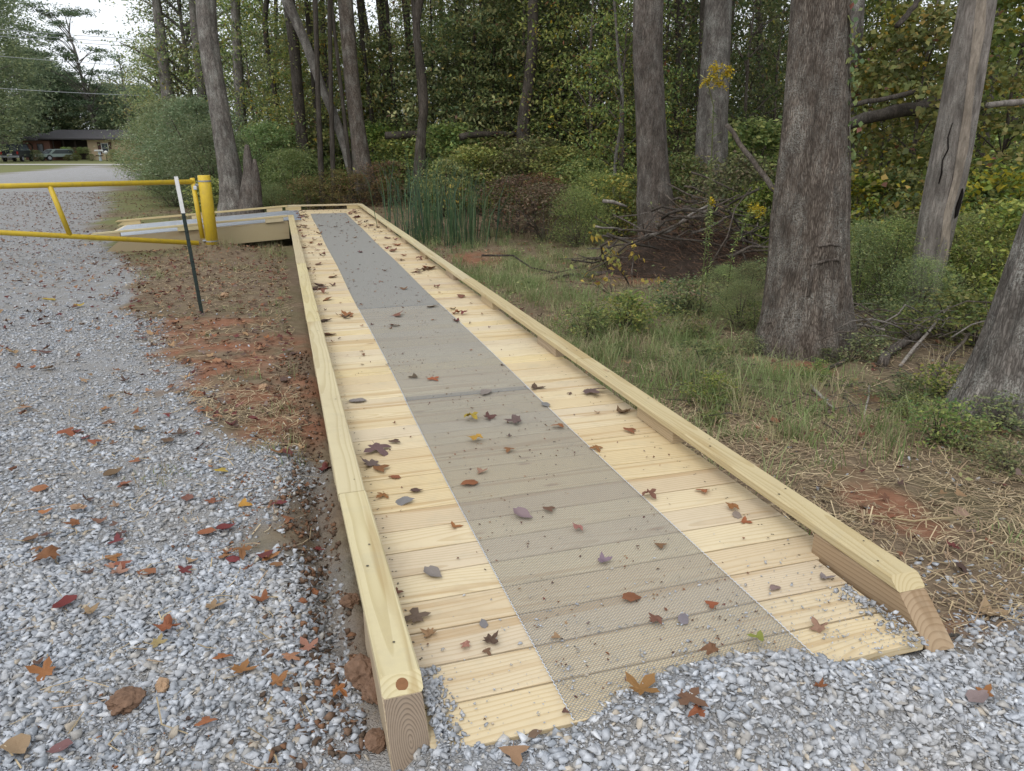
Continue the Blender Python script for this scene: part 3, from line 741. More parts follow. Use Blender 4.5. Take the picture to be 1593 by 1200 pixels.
# ------------------------------------------------------------------ foliage builders
GREENS = np.array([(.12, .165, .05), (.165, .21, .06), (.22, .25, .075), (.085, .125, .045), (.27, .27, .08), (.19, .20, .068)])
def pal(n, base, var=.28, yellow=0.0, brown=0.0):
    base = np.asarray(base); C = base[rng.integers(0, len(base), n)] * rng.uniform(1 - var, 1 + var, (n, 1))
    m = rng.random(n) < yellow; C[m] = np.array((.34, .26, .035)) * rng.uniform(.6, 1.15, (m.sum(), 1))
    m = rng.random(n) < brown; C[m] = np.array((.17, .085, .04)) * rng.uniform(.5, 1.2, (m.sum(), 1))
    return C
def leaves_mesh(P, size, C, aspect=.5, flat=.6, droop=.35, fold=.22, azi=None):
    """folded four-cornered leaves at points P"""
    n = len(P); az = rng.uniform(0, 6.283, n) if azi is None else azi
    pit = -droop + rng.normal(0, .45, n); roll = rng.normal(0, flat, n)
    f = np.stack([np.cos(az) * np.cos(pit), np.sin(az) * np.cos(pit), np.sin(pit)], -1)
    s = np.stack([-np.sin(az), np.cos(az), np.zeros(n)], -1); u = np.cross(f, s)
    s2 = s * np.cos(roll)[:, None] + u * np.sin(roll)[:, None]; u2 = np.cross(f, s2)
    Ls = (size * rng.uniform(.65, 1.25, n))[:, None]; Wd = Ls * aspect * .5
    a = P - f * Ls * .5; b = P + s2 * Wd - f * Ls * .08 + u2 * Wd * fold; c = P + f * Ls * .5 - u2 * Ls * .06; d = P - s2 * Wd - f * Ls * .08 + u2 * Wd * fold
    V = np.stack([a, b, c, d], 1).reshape(-1, 3)
    return V, np.arange(4 * n).reshape(n, 4), np.repeat(C, 4, 0)
def cloud(name, P, size, C, mat=None, **k):
    V, F, c = leaves_mesh(P, size, C, **k); return mesh_np(name, V, F, mat or M['leaf'], c)
def crown_points(h0, h1, rad, nspray, per, prof='egg', spread=.42, thick=.09, lean=(0, 0), droop=.25):
    """leaf sprays along limbs: layered, uneven, with gaps"""
    P = []; limbs = []
    for i in range(nspray):
        t_ = rng.random() ** .9; z = h0 + (h1 - h0) * t_
        if prof == 'egg': r = rad * (math.sin(math.pi * min(1, .12 + t_ * .85)) ** .7)
        elif prof == 'cone': r = rad * (1.05 - t_)
        elif prof == 'flat': r = rad * (.6 + .4 * math.sin(math.pi * t_))
        else: r = rad
        a = rng.uniform(0, 6.283); q = r * math.sqrt(rng.uniform(.08, 1))
        q *= .7 + .6 * hnoise(a * 1.6 + 31, t_ * 4 + 7, 3)
        cx, cy = math.cos(a) * q + lean[0] * t_, math.sin(a) * q + lean[1] * t_
        cz = z - droop * q * .4
        m = rng.poisson(per); ex = spread * rng.uniform(.6, 1.5)
        dx = rng.normal(0, ex, m); dy = rng.normal(0, ex * .55, m); ca, sa = math.cos(a), math.sin(a)
        P.append(np.stack([cx + dx * ca - dy * sa, cy + dx * sa + dy * ca, cz + rng.normal(0, thick, m) - droop * dx * .5], -1))
        limbs.append((cx, cy, cz))
    return np.concatenate(P), limbs
def branch_mesh(limbs, h0, h1, mat, n=16, r=.02, lean=(0, 0)):
    m = MB()
    for i in rng.choice(len(limbs), min(n, len(limbs)), replace=False):
        x, y, z = limbs[i]; q = math.hypot(x, y); zs = max(h0 * .6, z - q * .7); t_ = (zs - h0) / max(h1 - h0, .1); ox, oy = lean[0] * max(t_, 0), lean[1] * max(t_, 0)
        mid = ((x + ox) / 2 + rng.normal(0, .08), (y + oy) / 2 + rng.normal(0, .08), (zs + z) / 2 + .12 * q)
        m.tube([(ox, oy, zs), mid, (x, y, z)], [r * 1.2, r * .8, r * .3], 5, False)
    return m.mesh('branches', mat, True)
# crowns that many trees share
def mk_crown(kind):
    if kind == 'canopy':      # far overhead, mostly unseen, built to darken the woods; large leaves
        P, L = crown_points(0, 7.5, 3.6, 150, 34, 'egg', .55, .16); return cloud('crown', P, .19, pal(len(P), GREENS, .3, .05, .03)), L
    if kind == 'under':       # young broadleaf below the canopy
        P, L = crown_points(.6, 7.5, 2.3, 170, 40, 'egg', .40, .10); return cloud('crown', P, .125, pal(len(P), GREENS, .3, .05, .03)), L
    if kind == 'under2':
        P, L = crown_points(.2, 6, 2.6, 150, 44, 'flat', .45, .08); return cloud('crown', P, .14, pal(len(P), GREENS * .95, .3, .10, .04)), L
    if kind == 'dark':
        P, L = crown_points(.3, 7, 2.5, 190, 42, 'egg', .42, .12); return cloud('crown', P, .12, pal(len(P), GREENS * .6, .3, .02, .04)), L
CR = {k: [mk_crown(k) for _ in range(2)] for k in ('canopy', 'under', 'under2', 'dark')}
def put_crown(rt, kind, loc, sc_=1.0, v=None):
    me, L = CR[kind][rng.integers(0, 2) if v is None else v]
    return obj('crown', me, rt, loc, (0, 0, rng.uniform(0, 6.28)), (sc_ * rng.uniform(.9, 1.15), sc_ * rng.uniform(.9, 1.15), sc_))
# ------------------------------------------------------------------ the trees one can tell apart
TREES = [
 ('A', 21.5, [(366, 332, 56), (364, 310, 44), (360, 280, 36), (353, 240, 32), (346, 200, 30), (338, 150, 30), (329, 100, 30), (323, 50, 29), (320, 0, 29)], 'bark', 'tall grey tree leaning left behind the yellow gate post, beside a broken stump', 3.5),
 ('B', 26, [(476, 275, 28), (470, 215, 18), (465, 160, 17), (459, 90, 17), (454, 40, 18), (449, 0, 19)], 'bark_dark', 'dark straight trunk left of the two trunks that meet in a V behind the boardwalk', 2),
 ('C', 24, [(549, 275, 15), (537, 230, 14), (526, 195, 14), (512, 160, 14), (500, 135, 14), (486, 95, 15), (475, 65, 15), (455, 20, 17), (446, 0, 18)], 'bark', 'crooked thin tree leaning far left, sharing a foot with the straight trunk behind the boardwalk', 2),
 ('D', 24, [(567, 280, 36), (562, 250, 28), (556, 200, 24), (550, 150, 23), (545, 100, 22), (540, 40, 23), (537, 0, 23)], 'bark_light', 'pale straight trunk behind the boardwalk end with a leaning tree at its foot', 2),
 ('E', 22.8, [(653, 262, 20), (655, 210, 15), (660, 165, 14), (657, 120, 14), (649, 70, 12), (647, 40, 12), (653, 0, 13)], 'bark_dark', 'dark wavy trunk in front of the fallen log in the woods', 2),
 ('E2', 29, [(657, 240, 9), (655, 170, 10), (650, 115, 11), (640, 80, 11), (634, 50, 10), (630, 0, 11)], 'bark_dark', 'thinner dark trunk bending left just behind the wavy trunk', 1),
 ('F', 34, [(612, 250, 20), (606, 190, 15), (601, 120, 15), (597, 50, 15), (592, 0, 15)], 'bark_dark', 'hazy mid-sized trunk between the V of trunks and the wavy trunk', 2),
 ('F2', 37, [(586, 230, 9), (580, 120, 9), (571, 50, 8), (562, 0, 9)], 'bark_dark', 'slim trunk just right of the pale straight trunk, seen against bright sky gaps', 1),
 ('G', 30, [(438, 225, 8), (431, 170, 7), (424, 120, 8), (415, 75, 8), (412, 30, 8), (415, 0, 8)], 'bark_dark', 'slender dark curving trunk right of the grey leaning tree', 1),
 ('G2', 34, [(433, 215, 6), (431, 120, 6), (429, 0, 6)], 'bark_dark', 'very slim trunk beside the slender curving one', 0),
 ('A3', 33, [(378, 230, 16), (371, 120, 15), (368, 60, 14), (366, 0, 14)], 'bark', 'faint grey trunk directly behind the grey leaning tree', 2),
 ('A4', 36, [(322, 220, 13), (312, 130, 14), (305, 60, 13), (300, 0, 13)], 'bark', 'brownish trunk half hidden by leaves left of the grey leaning tree', 2),
 ('M', 23.6, [(816, 250, 24), (813, 200, 20), (818, 160, 18), (824, 120, 17), (829, 60, 17), (829, 0, 16)], 'bark_dark', 'black trunk wrapped in dark leaves deep in the middle of the woods', 2),
 ('N', 36, [(728, 240, 9), (724, 120, 8), (719, 50, 8), (717, 0, 8)], 'bark_light', 'thin pale trunk between the wavy trunk and the black trunk', 1),
 ('N2', 39, [(714, 230, 9), (713, 120, 9), (712, 0, 9)], 'bark_dark', 'thin dark trunk just left of the thin pale one', 1),
 ('O', 29, [(882, 230, 7), (883, 170, 6), (884, 100, 6), (885, 0, 6)], 'bark_light', 'pale slim trunk standing alone between the black trunk and the tall brown trunk', 1),
 ('P', 18.5, [(956, 280, 6), (958, 240, 5), (966, 200, 6), (968, 150, 6), (963, 100, 5), (960, 60, 4)], 'bark', 'young crooked sapling just left of the tall brown trunk', 0),
 ('H', 15, [(1018, 310, 56), (1016, 280, 50), (1013, 220, 47), (1010, 150, 45), (1007, 80, 44), (1009, 0, 44)], 'bark_rot', 'tall brown trunk rising behind the brush pile', 3),
 ('I', 17, [(1104, 290, 54), (1106, 250, 48), (1108, 180, 45), (1112, 110, 43), (1116, 40, 40), (1118, 0, 39)], 'bark', 'furrowed grey trunk right of the tall brown one, behind the goldenrod', 3),
 ('I2', 20, [(1090, 250, 20), (1093, 120, 17), (1097, 50, 18), (1099, 0, 19)], 'bark_dark', 'dark trunk tucked close behind the left side of the furrowed grey trunk', 2),
 ('J', 7.3, [(1249, 560, 134), (1250, 540, 127), (1252, 500, 123), (1254, 450, 119), (1256, 400, 115), (1258, 340, 112), (1263, 270, 106), (1269, 180, 99), (1273, 90, 92), (1277, 0, 88)], 'bark_light', 'largest broad grey trunk on the right with a scar near its foot', 5),
 ('J2', 14, [(1312, 280, 26), (1318, 200, 24), (1324, 120, 25), (1329, 50, 27), (1331, 0, 27)], 'bark', 'brown trunk half hidden behind the right side of the largest trunk', 3),
 ('K', 9, [(1432, 490, 44), (1440, 440, 47), (1450, 390, 50), (1459, 340, 52), (1472, 280, 56), (1484, 220, 56), (1495, 160, 55), (1505, 100, 54), (1513, 50, 53), (1521, 0, 52)], 'deadwood', 'leaning dead grey trunk with peeled wood and a dark hollow', 4),
 ('L', 5.1, [(1572, 660, 165), (1577, 620, 150), (1587, 570, 128), (1600, 510, 115), (1615, 450, 106), (1632, 390, 100), (1650, 330, 96), (1672, 260, 92), (1700, 170, 88)], 'bark', 'trunk cut by the right edge of the picture with cracked bark and a wide foot', 3),
 ('Q', 16, [(1535, 170, 18), (1545, 80, 20), (1551, 0, 21)], 'bark_dark', 'dim trunk behind the right side of the leaning dead trunk', 1),
 ('S1', 24, [(1186, 230, 12), (1183, 120, 11), (1180, 0, 11)], 'bark_dark', 'thin dark trunk seen between the furrowed trunk and the largest trunk', 1),
 ('S2', 27, [(1058, 240, 9), (1056, 120, 9), (1054, 0, 9)], 'bark_dark', 'thin dark trunk seen between the brown trunk and the furrowed trunk', 1),
 ('S3', 30, [(930, 235, 9), (935, 120, 9), (938, 0, 9)], 'bark_dark', 'thin dim trunk behind the leafy sapling left of the tall brown trunk', 1),
 ('S4', 34, [(770, 235, 10), (768, 120, 10), (764, 0, 10)], 'bark_dark', 'thin dim trunk left of the black trunk', 1),
 ('S5', 22, [(1400, 210, 12), (1394, 120, 12), (1386, 0, 12)], 'bark_dark', 'dim trunk behind the yellow green maple on the right', 1),
 ('V', 36, [(270, 235, 22), (264, 170, 20), (255, 100, 17), (248, 40, 15), (243, 0, 13)], 'bark', 'tall slim leafy tree at the edge of the woods, standing against the white sky', 2)]
TR = {}
for i, (k, Y, rows, mt, lab, lim) in enumerate(TREES):
    big = Y < 10
    rt, path = tree_from_view('dead_tree' if k == 'K' else 'tree', Y, rows, M[mt], lab, 'tree', 13 if Y > 10 else 15, None, 170 if big else (110 if Y < 20 else (60 if Y < 27 else 24)), i + 1, .16 if k in ('J', 'L') else (.10 if Y < 20 else .05), .05 if k != 'L' else .11, 0, .05 if big else (.1 if Y < 20 else .18), True, {'J': .022, 'L': .05, 'K': .012}.get(k, .03 if Y < 25 else 0))
    TR[k] = (rt, path)
    top = path[-1][0]
    if k not in ('K', 'P', 'G2'):
        put_crown(rt, 'canopy', top + Vector((0, 0, -4.2 if Y > 12 else -2.0)), (.55 if k == 'V' else .7) if Y > 12 else .6)
TR['K'][0]['label'] = 'leaning dead grey trunk with peeled wood and a dark hollow'
# scar on the big trunk, painted dark hollow and peeled strip of the dead one
def on_trunk(k, px, py, push=.0):
    rt, path = TR[k]; b = rt.location; P = yp(px, py, b.y)
    zz = P.z - b.z; ax = np.interp(zz, [p.z for p, r in path], [p.x for p, r in path]); rr = float(np.interp(zz, [p.z for p, r in path], [r for p, r in path]))
    dx = np.clip((P.x - b.x - ax) / rr, -.95, .95); yy = -rr * math.sqrt(1 - dx * dx)
    return Vector((ax + dx * rr, yy - push, zz)), rr
def patch(k, name, pts, depth, mat, seed=0):
    """thin raised or sunk plate that hugs the trunk"""
    P = [on_trunk(k, x, y, depth)[0] for x, y in pts]; c = sum(P, Vector()) / len(P); c.y -= depth * .3
    V = P + [p + Vector((0, .05, 0)) for p in P] + [c]; n = len(P)
    F = [(i, (i + 1) % n, 2 * n) for i in range(n)] + [(i, i + n, (i + 1) % n + n, (i + 1) % n) for i in range(n)]
    o = MB().add(V, F).build(name, mat, TR[k][0]); return o
M['scar'] = plain('old_scar', (.075, .06, .05), .9, .1, 0, .4, 18)
M['hollow'] = plain('hollow_shade', (.012, .01, .009), .95, .05)  # near-black colour stands for the shade inside the hollow and cracks
m = MB()
for pts in ([(1240, 404), (1258, 398), (1280, 396), (1284, 400)], [(1243, 404), (1240, 425), (1236, 450)], [(1250, 376), (1268, 373), (1284, 376)]):
    m.tube([on_trunk('J', x, y, -.002)[0] for x, y in pts], [.012, .016, .014, .008][:len(pts)], 7)
m.build('scar_ridge', M['bark_rot'], TR['J'][0], True)
patch('K', 'hollow', [(1473, 322), (1480, 300), (1484, 292), (1487, 300), (1490, 312), (1484, 318), (1478, 334), (1472, 338)], .012, M['hollow'])  # raised plate, the cavity's shade put into its colour
pw = [(1441, 430), (1452, 380), (1458, 330), (1470, 280), (1478, 230), (1488, 170), (1496, 110), (1504, 50), (1510, 0)]
P1 = [on_trunk('K', x - 4, y, .006)[0] for x, y in pw]; P2 = [on_trunk('K', x + 9 + 3 * math.sin(i * 2), y, .012)[0] for i, (x, y) in enumerate(pw)]
V = P1 + P2; n = len(P1); M['peeled'] = bark('peeled_wood', (.18, .148, .115), (.32, .275, .225), .0, 40, .1)
MB().add(V, [(i, i + 1, n + i + 1, n + i) for i in range(n - 1)]).build('peeled_strip', M['peeled'], TR['K'][0], True)
m = MB(); m.tube([on_trunk('K', x, y, .004)[0] for x, y in [(1450, 285), (1454, 268), (1456, 250), (1463, 232), (1464, 214), (1470, 192)]], [.006, .009, .006, .008, .006, .004], 6)
m.build('bark_crack', M['hollow'], TR['K'][0], True)
m = MB(); m.tube([on_trunk('L', x, y, .0)[0] for x, y in [(1515, 618), (1532, 622), (1548, 614), (1562, 624), (1580, 628)]], [.004, .006, .005, .006, .004], 6)
m.build('bark_crack', M['hollow'], TR['L'][0], True)
# broken stump that leans on the grey tree
Y = 21.2; b = yp(393, 335, Y); zb = gz(b.x, Y); base = Vector((b.x, Y, zb))
stp = empty('tree_stump', base, 0, 'broken hollow snag with a jagged top joined to the foot of the grey leaning tree', 'tree stump')
q = [(yp(x, y, Y) - base, wd * mpp(x, y, Y) / 2) for x, y, wd in [(390, 345, 38), (390, 315, 30), (389, 290, 25), (388, 268, 18), (385, 248, 12), (384, 226, 6)]]
obj('trunk', trunk_mesh('trunk', q, M['bark_rot'], 28, .1, .22, 77, .1, False, .2), stp)
q = [(yp(x, y, Y - .12) - base, wd * mpp(x, y, Y) / 2) for x, y, wd in [(399, 335, 20), (399, 290, 15), (397, 262, 9), (396, 248, 4)]]
obj('shard', trunk_mesh('shard', q, M['bark_rot'], 16, .1, .2, 78, 0, False, .2), stp)

# ------------------------------------------------------------------ understory trees and background woods
UND = [  # px, py base-ish, Y, kind, scale, label
 (470, 240, 31, 'under2', 1.0, 'bushy olive young tree behind the dark straight trunk'), (515, 250, 30, 'under', .9, 'leafy young tree in the gap of the leaning and straight trunks'),
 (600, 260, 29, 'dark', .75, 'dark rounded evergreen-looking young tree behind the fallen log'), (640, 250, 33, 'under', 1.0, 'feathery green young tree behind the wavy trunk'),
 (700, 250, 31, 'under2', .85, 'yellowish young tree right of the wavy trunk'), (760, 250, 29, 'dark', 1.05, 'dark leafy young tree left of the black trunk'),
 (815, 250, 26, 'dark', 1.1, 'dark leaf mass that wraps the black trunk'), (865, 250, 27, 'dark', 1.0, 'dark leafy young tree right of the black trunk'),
 (915, 260, 22, 'under', .95, 'bright green broadleaf young tree with hanging sprays left of the sapling'), (965, 270, 19, 'under', .72, 'leafy crown around the young crooked sapling'),
 (1050, 270, 23, 'dark', .95, 'dim young tree between the brown and the furrowed trunk'), (1150, 270, 20, 'dark', .85, 'dark young tree right of the furrowed trunk'),
 (1195, 260, 24, 'under', .9, 'young tree close left of the largest trunk, set well back'), (1345, 240, 17, 'dark', .7, 'dark young tree at the right flank of the largest trunk'),
 (1420, 240, 12.5, 'maple', .62, 'yellow green maple sapling with layered leaves right of the largest trunk'), (1370, 250, 13.5, 'maple', .55, 'smaller yellow green maple sapling in front of the fallen trunk'),
 (1560, 240, 13, 'maple', .62, 'yellow green maple sapling right of the leaning dead trunk'), (1490, 240, 17, 'under', .9, 'young tree far behind the leaning dead trunk'),
 (400, 250, 33, 'under', .95, 'leafy young tree behind the grey leaning tree'), (345, 250, 36, 'under2', 1.05, 'olive young tree left of the grey leaning tree'),
 (290, 250, 38, 'under', 1.15, 'leafy young tree at the left end of the woods, foliage down to the bush'), (440, 250, 38, 'under2', 1.1, 'tall olive young tree far behind the slender curving trunk')]
MAPC = np.array([(.15, .18, .04), (.19, .205, .045), (.12, .155, .04), (.23, .215, .05), (.10, .135, .04)])
CR['maple'] = []
for _ in range(2):
    P, L = crown_points(.2, 6.5, 2.6, 150, 34, 'egg', .45, .07, droop=.45); CR['maple'].append((cloud('crown', P, .17, pal(len(P), MAPC * .8, .25, .05, .01), aspect=.8), L))
for px, py, Y, kind, s_, lab in UND:
    b = yp(px, py, Y); z = gz(b.x, Y); rt = empty('young_tree', (b.x, Y, z), 0, lab, 'young tree')
    v = int(rng.integers(0, 2)); me, L = CR[kind][v]; sc_ = s_
    ch = obj('crown', me, rt, (0, 0, .1), (0, 0, 0), (sc_, sc_, sc_ * rng.uniform(.95, 1.15)))
    bm_ = branch_mesh(L, 0, 7, M['branch'], 22, .022); br = obj('branches', bm_, rt, (0, 0, .1), None, sc_)
    m = MB(); m.tube([(0, 0, -.2), (.05, 0, 2.2 * sc_), (-.03, .04, 4.5 * sc_), (.02, 0, 7 * sc_)], [.07 * sc_, .055 * sc_, .04 * sc_, .012], 8); m.build('trunk', M['branch'], rt, True)
# more trunks with their crowns far back in the woods: nothing tells these apart
k = 0
r2 = np.random.default_rng(5)
tmes = [trunk_mesh('trunk', [(Vector((0, 0, -.4)), .20), (Vector((.1 * j, .1, 3)), .16), (Vector((.25 * j, 0, 8)), .14), (Vector((.3 * j, .2, 15)), .07)], M['bark_dark'], 12, .5, .05, 40 + j) for j in (-1, 0, 1, 2)]
while k < 34:
    Y = r2.uniform(30, 62); X = r2.uniform(-.28, .95) * Y
    if sd(X, Y)[0] < 1.5: continue
    rt = empty('background_tree', (X, Y, gz(X, Y)), 0, 'dim slender tree standing deep in the dark woods beyond the boardwalk', 'tree', 'trees deep in the woods')
    obj('trunk', tmes[k % 4], rt, None, (r2.normal(0, .03), r2.normal(0, .03), r2.uniform(0, 6)), r2.uniform(.7, 1.3))
    put_crown(rt, 'canopy', (0, 0, r2.uniform(6, 9.5)), r2.uniform(.8, 1.15)); k += 1
k = 0
while k < 78:
    Y = r2.uniform(27, 50); X = r2.uniform(-.30, .95) * Y
    if sd(X, Y)[0] < 0: continue
    rt = empty('background_tree', (X, Y, gz(X, Y)), 0, 'leafy young tree lost among others at the back of the woods', 'young tree', 'young trees at the back of the woods')
    put_crown(rt, ['under', 'dark', 'under2', 'under'][k % 4], (0, 0, -.1), r2.uniform(.85, 1.25))
    obj('trunk', tmes[k % 4], rt, (0, 0, 0), None, (.35, .35, .45)); k += 1
k = 0
while k < 26:
    Y = r2.uniform(23.5, 32); X = r2.uniform(-.26, .66) * Y
    if sd(X, Y)[0] < 1.2: continue
    rt = empty('slender_tree', (X, Y, gz(X, Y)), 0, 'slim dark trunk', 'tree', 'slim trunks at the wood edge'); q = r2.uniform(.32, .62)
    obj('trunk', tmes[k % 4], rt, None, (r2.normal(0, .035), r2.normal(0, .035), r2.uniform(0, 6)), (q, q, 1.0)); put_crown(rt, 'canopy', (0, 0, r2.uniform(8.5, 10.5)), r2.uniform(.45, .65)); k += 1
# the far wood that reads as one mass
n = 60000; Y = rng.uniform(58, 85, n); X = rng.uniform(-.34, 1.0, n) * Y; ok = sd(X, Y)[0] > -6; X, Y = X[ok], Y[ok]; n = len(X)
cl = fbm(X * .22, Y * .22, 14); z = ground(X, Y) + (rng.random(n) ** 1.2) * (4 + 9 * cl)
ok = hnoise(X * .5, z * .5 + Y * .3, 8) > .30; P = np.stack([X, Y, z], -1)[ok]
n2 = 16000; X = rng.uniform(-190, -84, n2); Y = rng.uniform(108, 140, n2); P = np.concatenate([P, np.stack([X, Y, ground(X, Y) + (rng.random(n2) ** 1.1) * (9 + 9 * fbm(X * .1, Y * .1, 15))], -1)])
tag(obj('far_woods', cloud('far_woods', P, .42, pal(len(P), GREENS * .5, .3, .04, .02), droop=.3)), kind='stuff')  # greens darkened, the deep wood's shade put into the leaf colour

# ------------------------------------------------------------------ shrubs and low plants
WILLOW = np.array([(.15, .205, .08), (.19, .245, .10), (.25, .29, .15), (.11, .16, .058), (.21, .22, .085)])
YEL = np.array([(.22, .22, .05), (.30, .26, .05), (.16, .19, .045), (.36, .29, .06)])
DRY = np.array([(.17, .09, .05), (.12, .065, .04), (.22, .13, .075), (.09, .055, .035), (.10, .10, .04)])
OLIVE = np.array([(.12, .115, .045), (.17, .14, .06), (.09, .10, .04), (.21, .16, .07)])
def shrub_mesh(h, r, nspray, per, size, C, asp=.4, thick=.10, droop=.1, spread=.28):
    P, L = crown_points(.05 * h, h, r, nspray, per, 'egg', spread, thick, droop=droop)
    P[:, 2] = np.abs(P[:, 2]) + .02
    C = C[rng.integers(0, len(C), len(P))] * rng.uniform(.7, 1.3, (len(P), 1))
    return P, L, C, size, asp
SH = {}
def add_shrub(kind, n=2, **k):
    SH[kind] = []
    for i in range(n):
        P, L, C, size, asp = shrub_mesh(**k)
        fol = cloud('foliage', P, size, C, aspect=asp, droop=.1)
        m = MB()
        for j in rng.choice(len(L), min(14, len(L)), replace=False):
            x, y, z = L[j]; m.tube([(x * .08, y * .08, -.1), (x * .45, y * .45, z * .6), (x, y, z)], [.014, .010, .003], 5, False)
        SH[kind].append((fol, m.mesh('stems', M['branch'], True)))
add_shrub('willow', h=1, r=.62, nspray=420, per=42, size=.034, C=WILLOW, asp=.32, thick=.03, spread=.09)
add_shrub('green', h=1, r=.70, nspray=200, per=32, size=.055, C=GREENS * 1.25, asp=.55, thick=.035, spread=.12)
add_shrub('dull', h=1, r=.72, nspray=200, per=32, size=.05, C=np.concatenate([GREENS, OLIVE]), asp=.5, thick=.035, spread=.12)
add_shrub('yellow', h=1, r=.70, nspray=80, per=26, size=.065, C=np.concatenate([YEL, GREENS[:2]]), asp=.6, thick=.035, spread=.12)
add_shrub('dry', h=1, r=.85, nspray=110, per=26, size=.055, C=DRY, asp=.4, thick=.03, spread=.14)
add_shrub('olive', h=1, r=.8, nspray=120, per=32, size=.045, C=OLIVE, asp=.35, thick=.03, spread=.12)
add_shrub('feather', h=1, r=.6, nspray=300, per=40, size=.036, C=GREENS * 1.15, asp=.22, thick=.05, spread=.10)
add_shrub('weed', n=3, h=1, r=.85, nspray=46, per=20, size=.10, C=GREENS * .85, asp=.5, thick=.07, spread=.2)
def put_shrub(px, py, Y, kind, h, lab, name='shrub', wid=1.0, grp=None, cat='shrub'):
    if py is None: b = gp(px, Y)
    else:
        q = yp(px, py, Y); b = Vector((q.x, Y, gz(q.x, Y)))
    rt = empty(name, b, rng.uniform(0, 6.28), lab, cat, grp); fol, stm = SH[kind][int(rng.integers(0, len(SH[kind])))]
    obj('foliage', fol, rt, (0, 0, 0), None, (h * wid, h * wid, h)); obj('stems', stm, rt, (0, 0, 0), None, (h * wid, h * wid, h))
    return rt
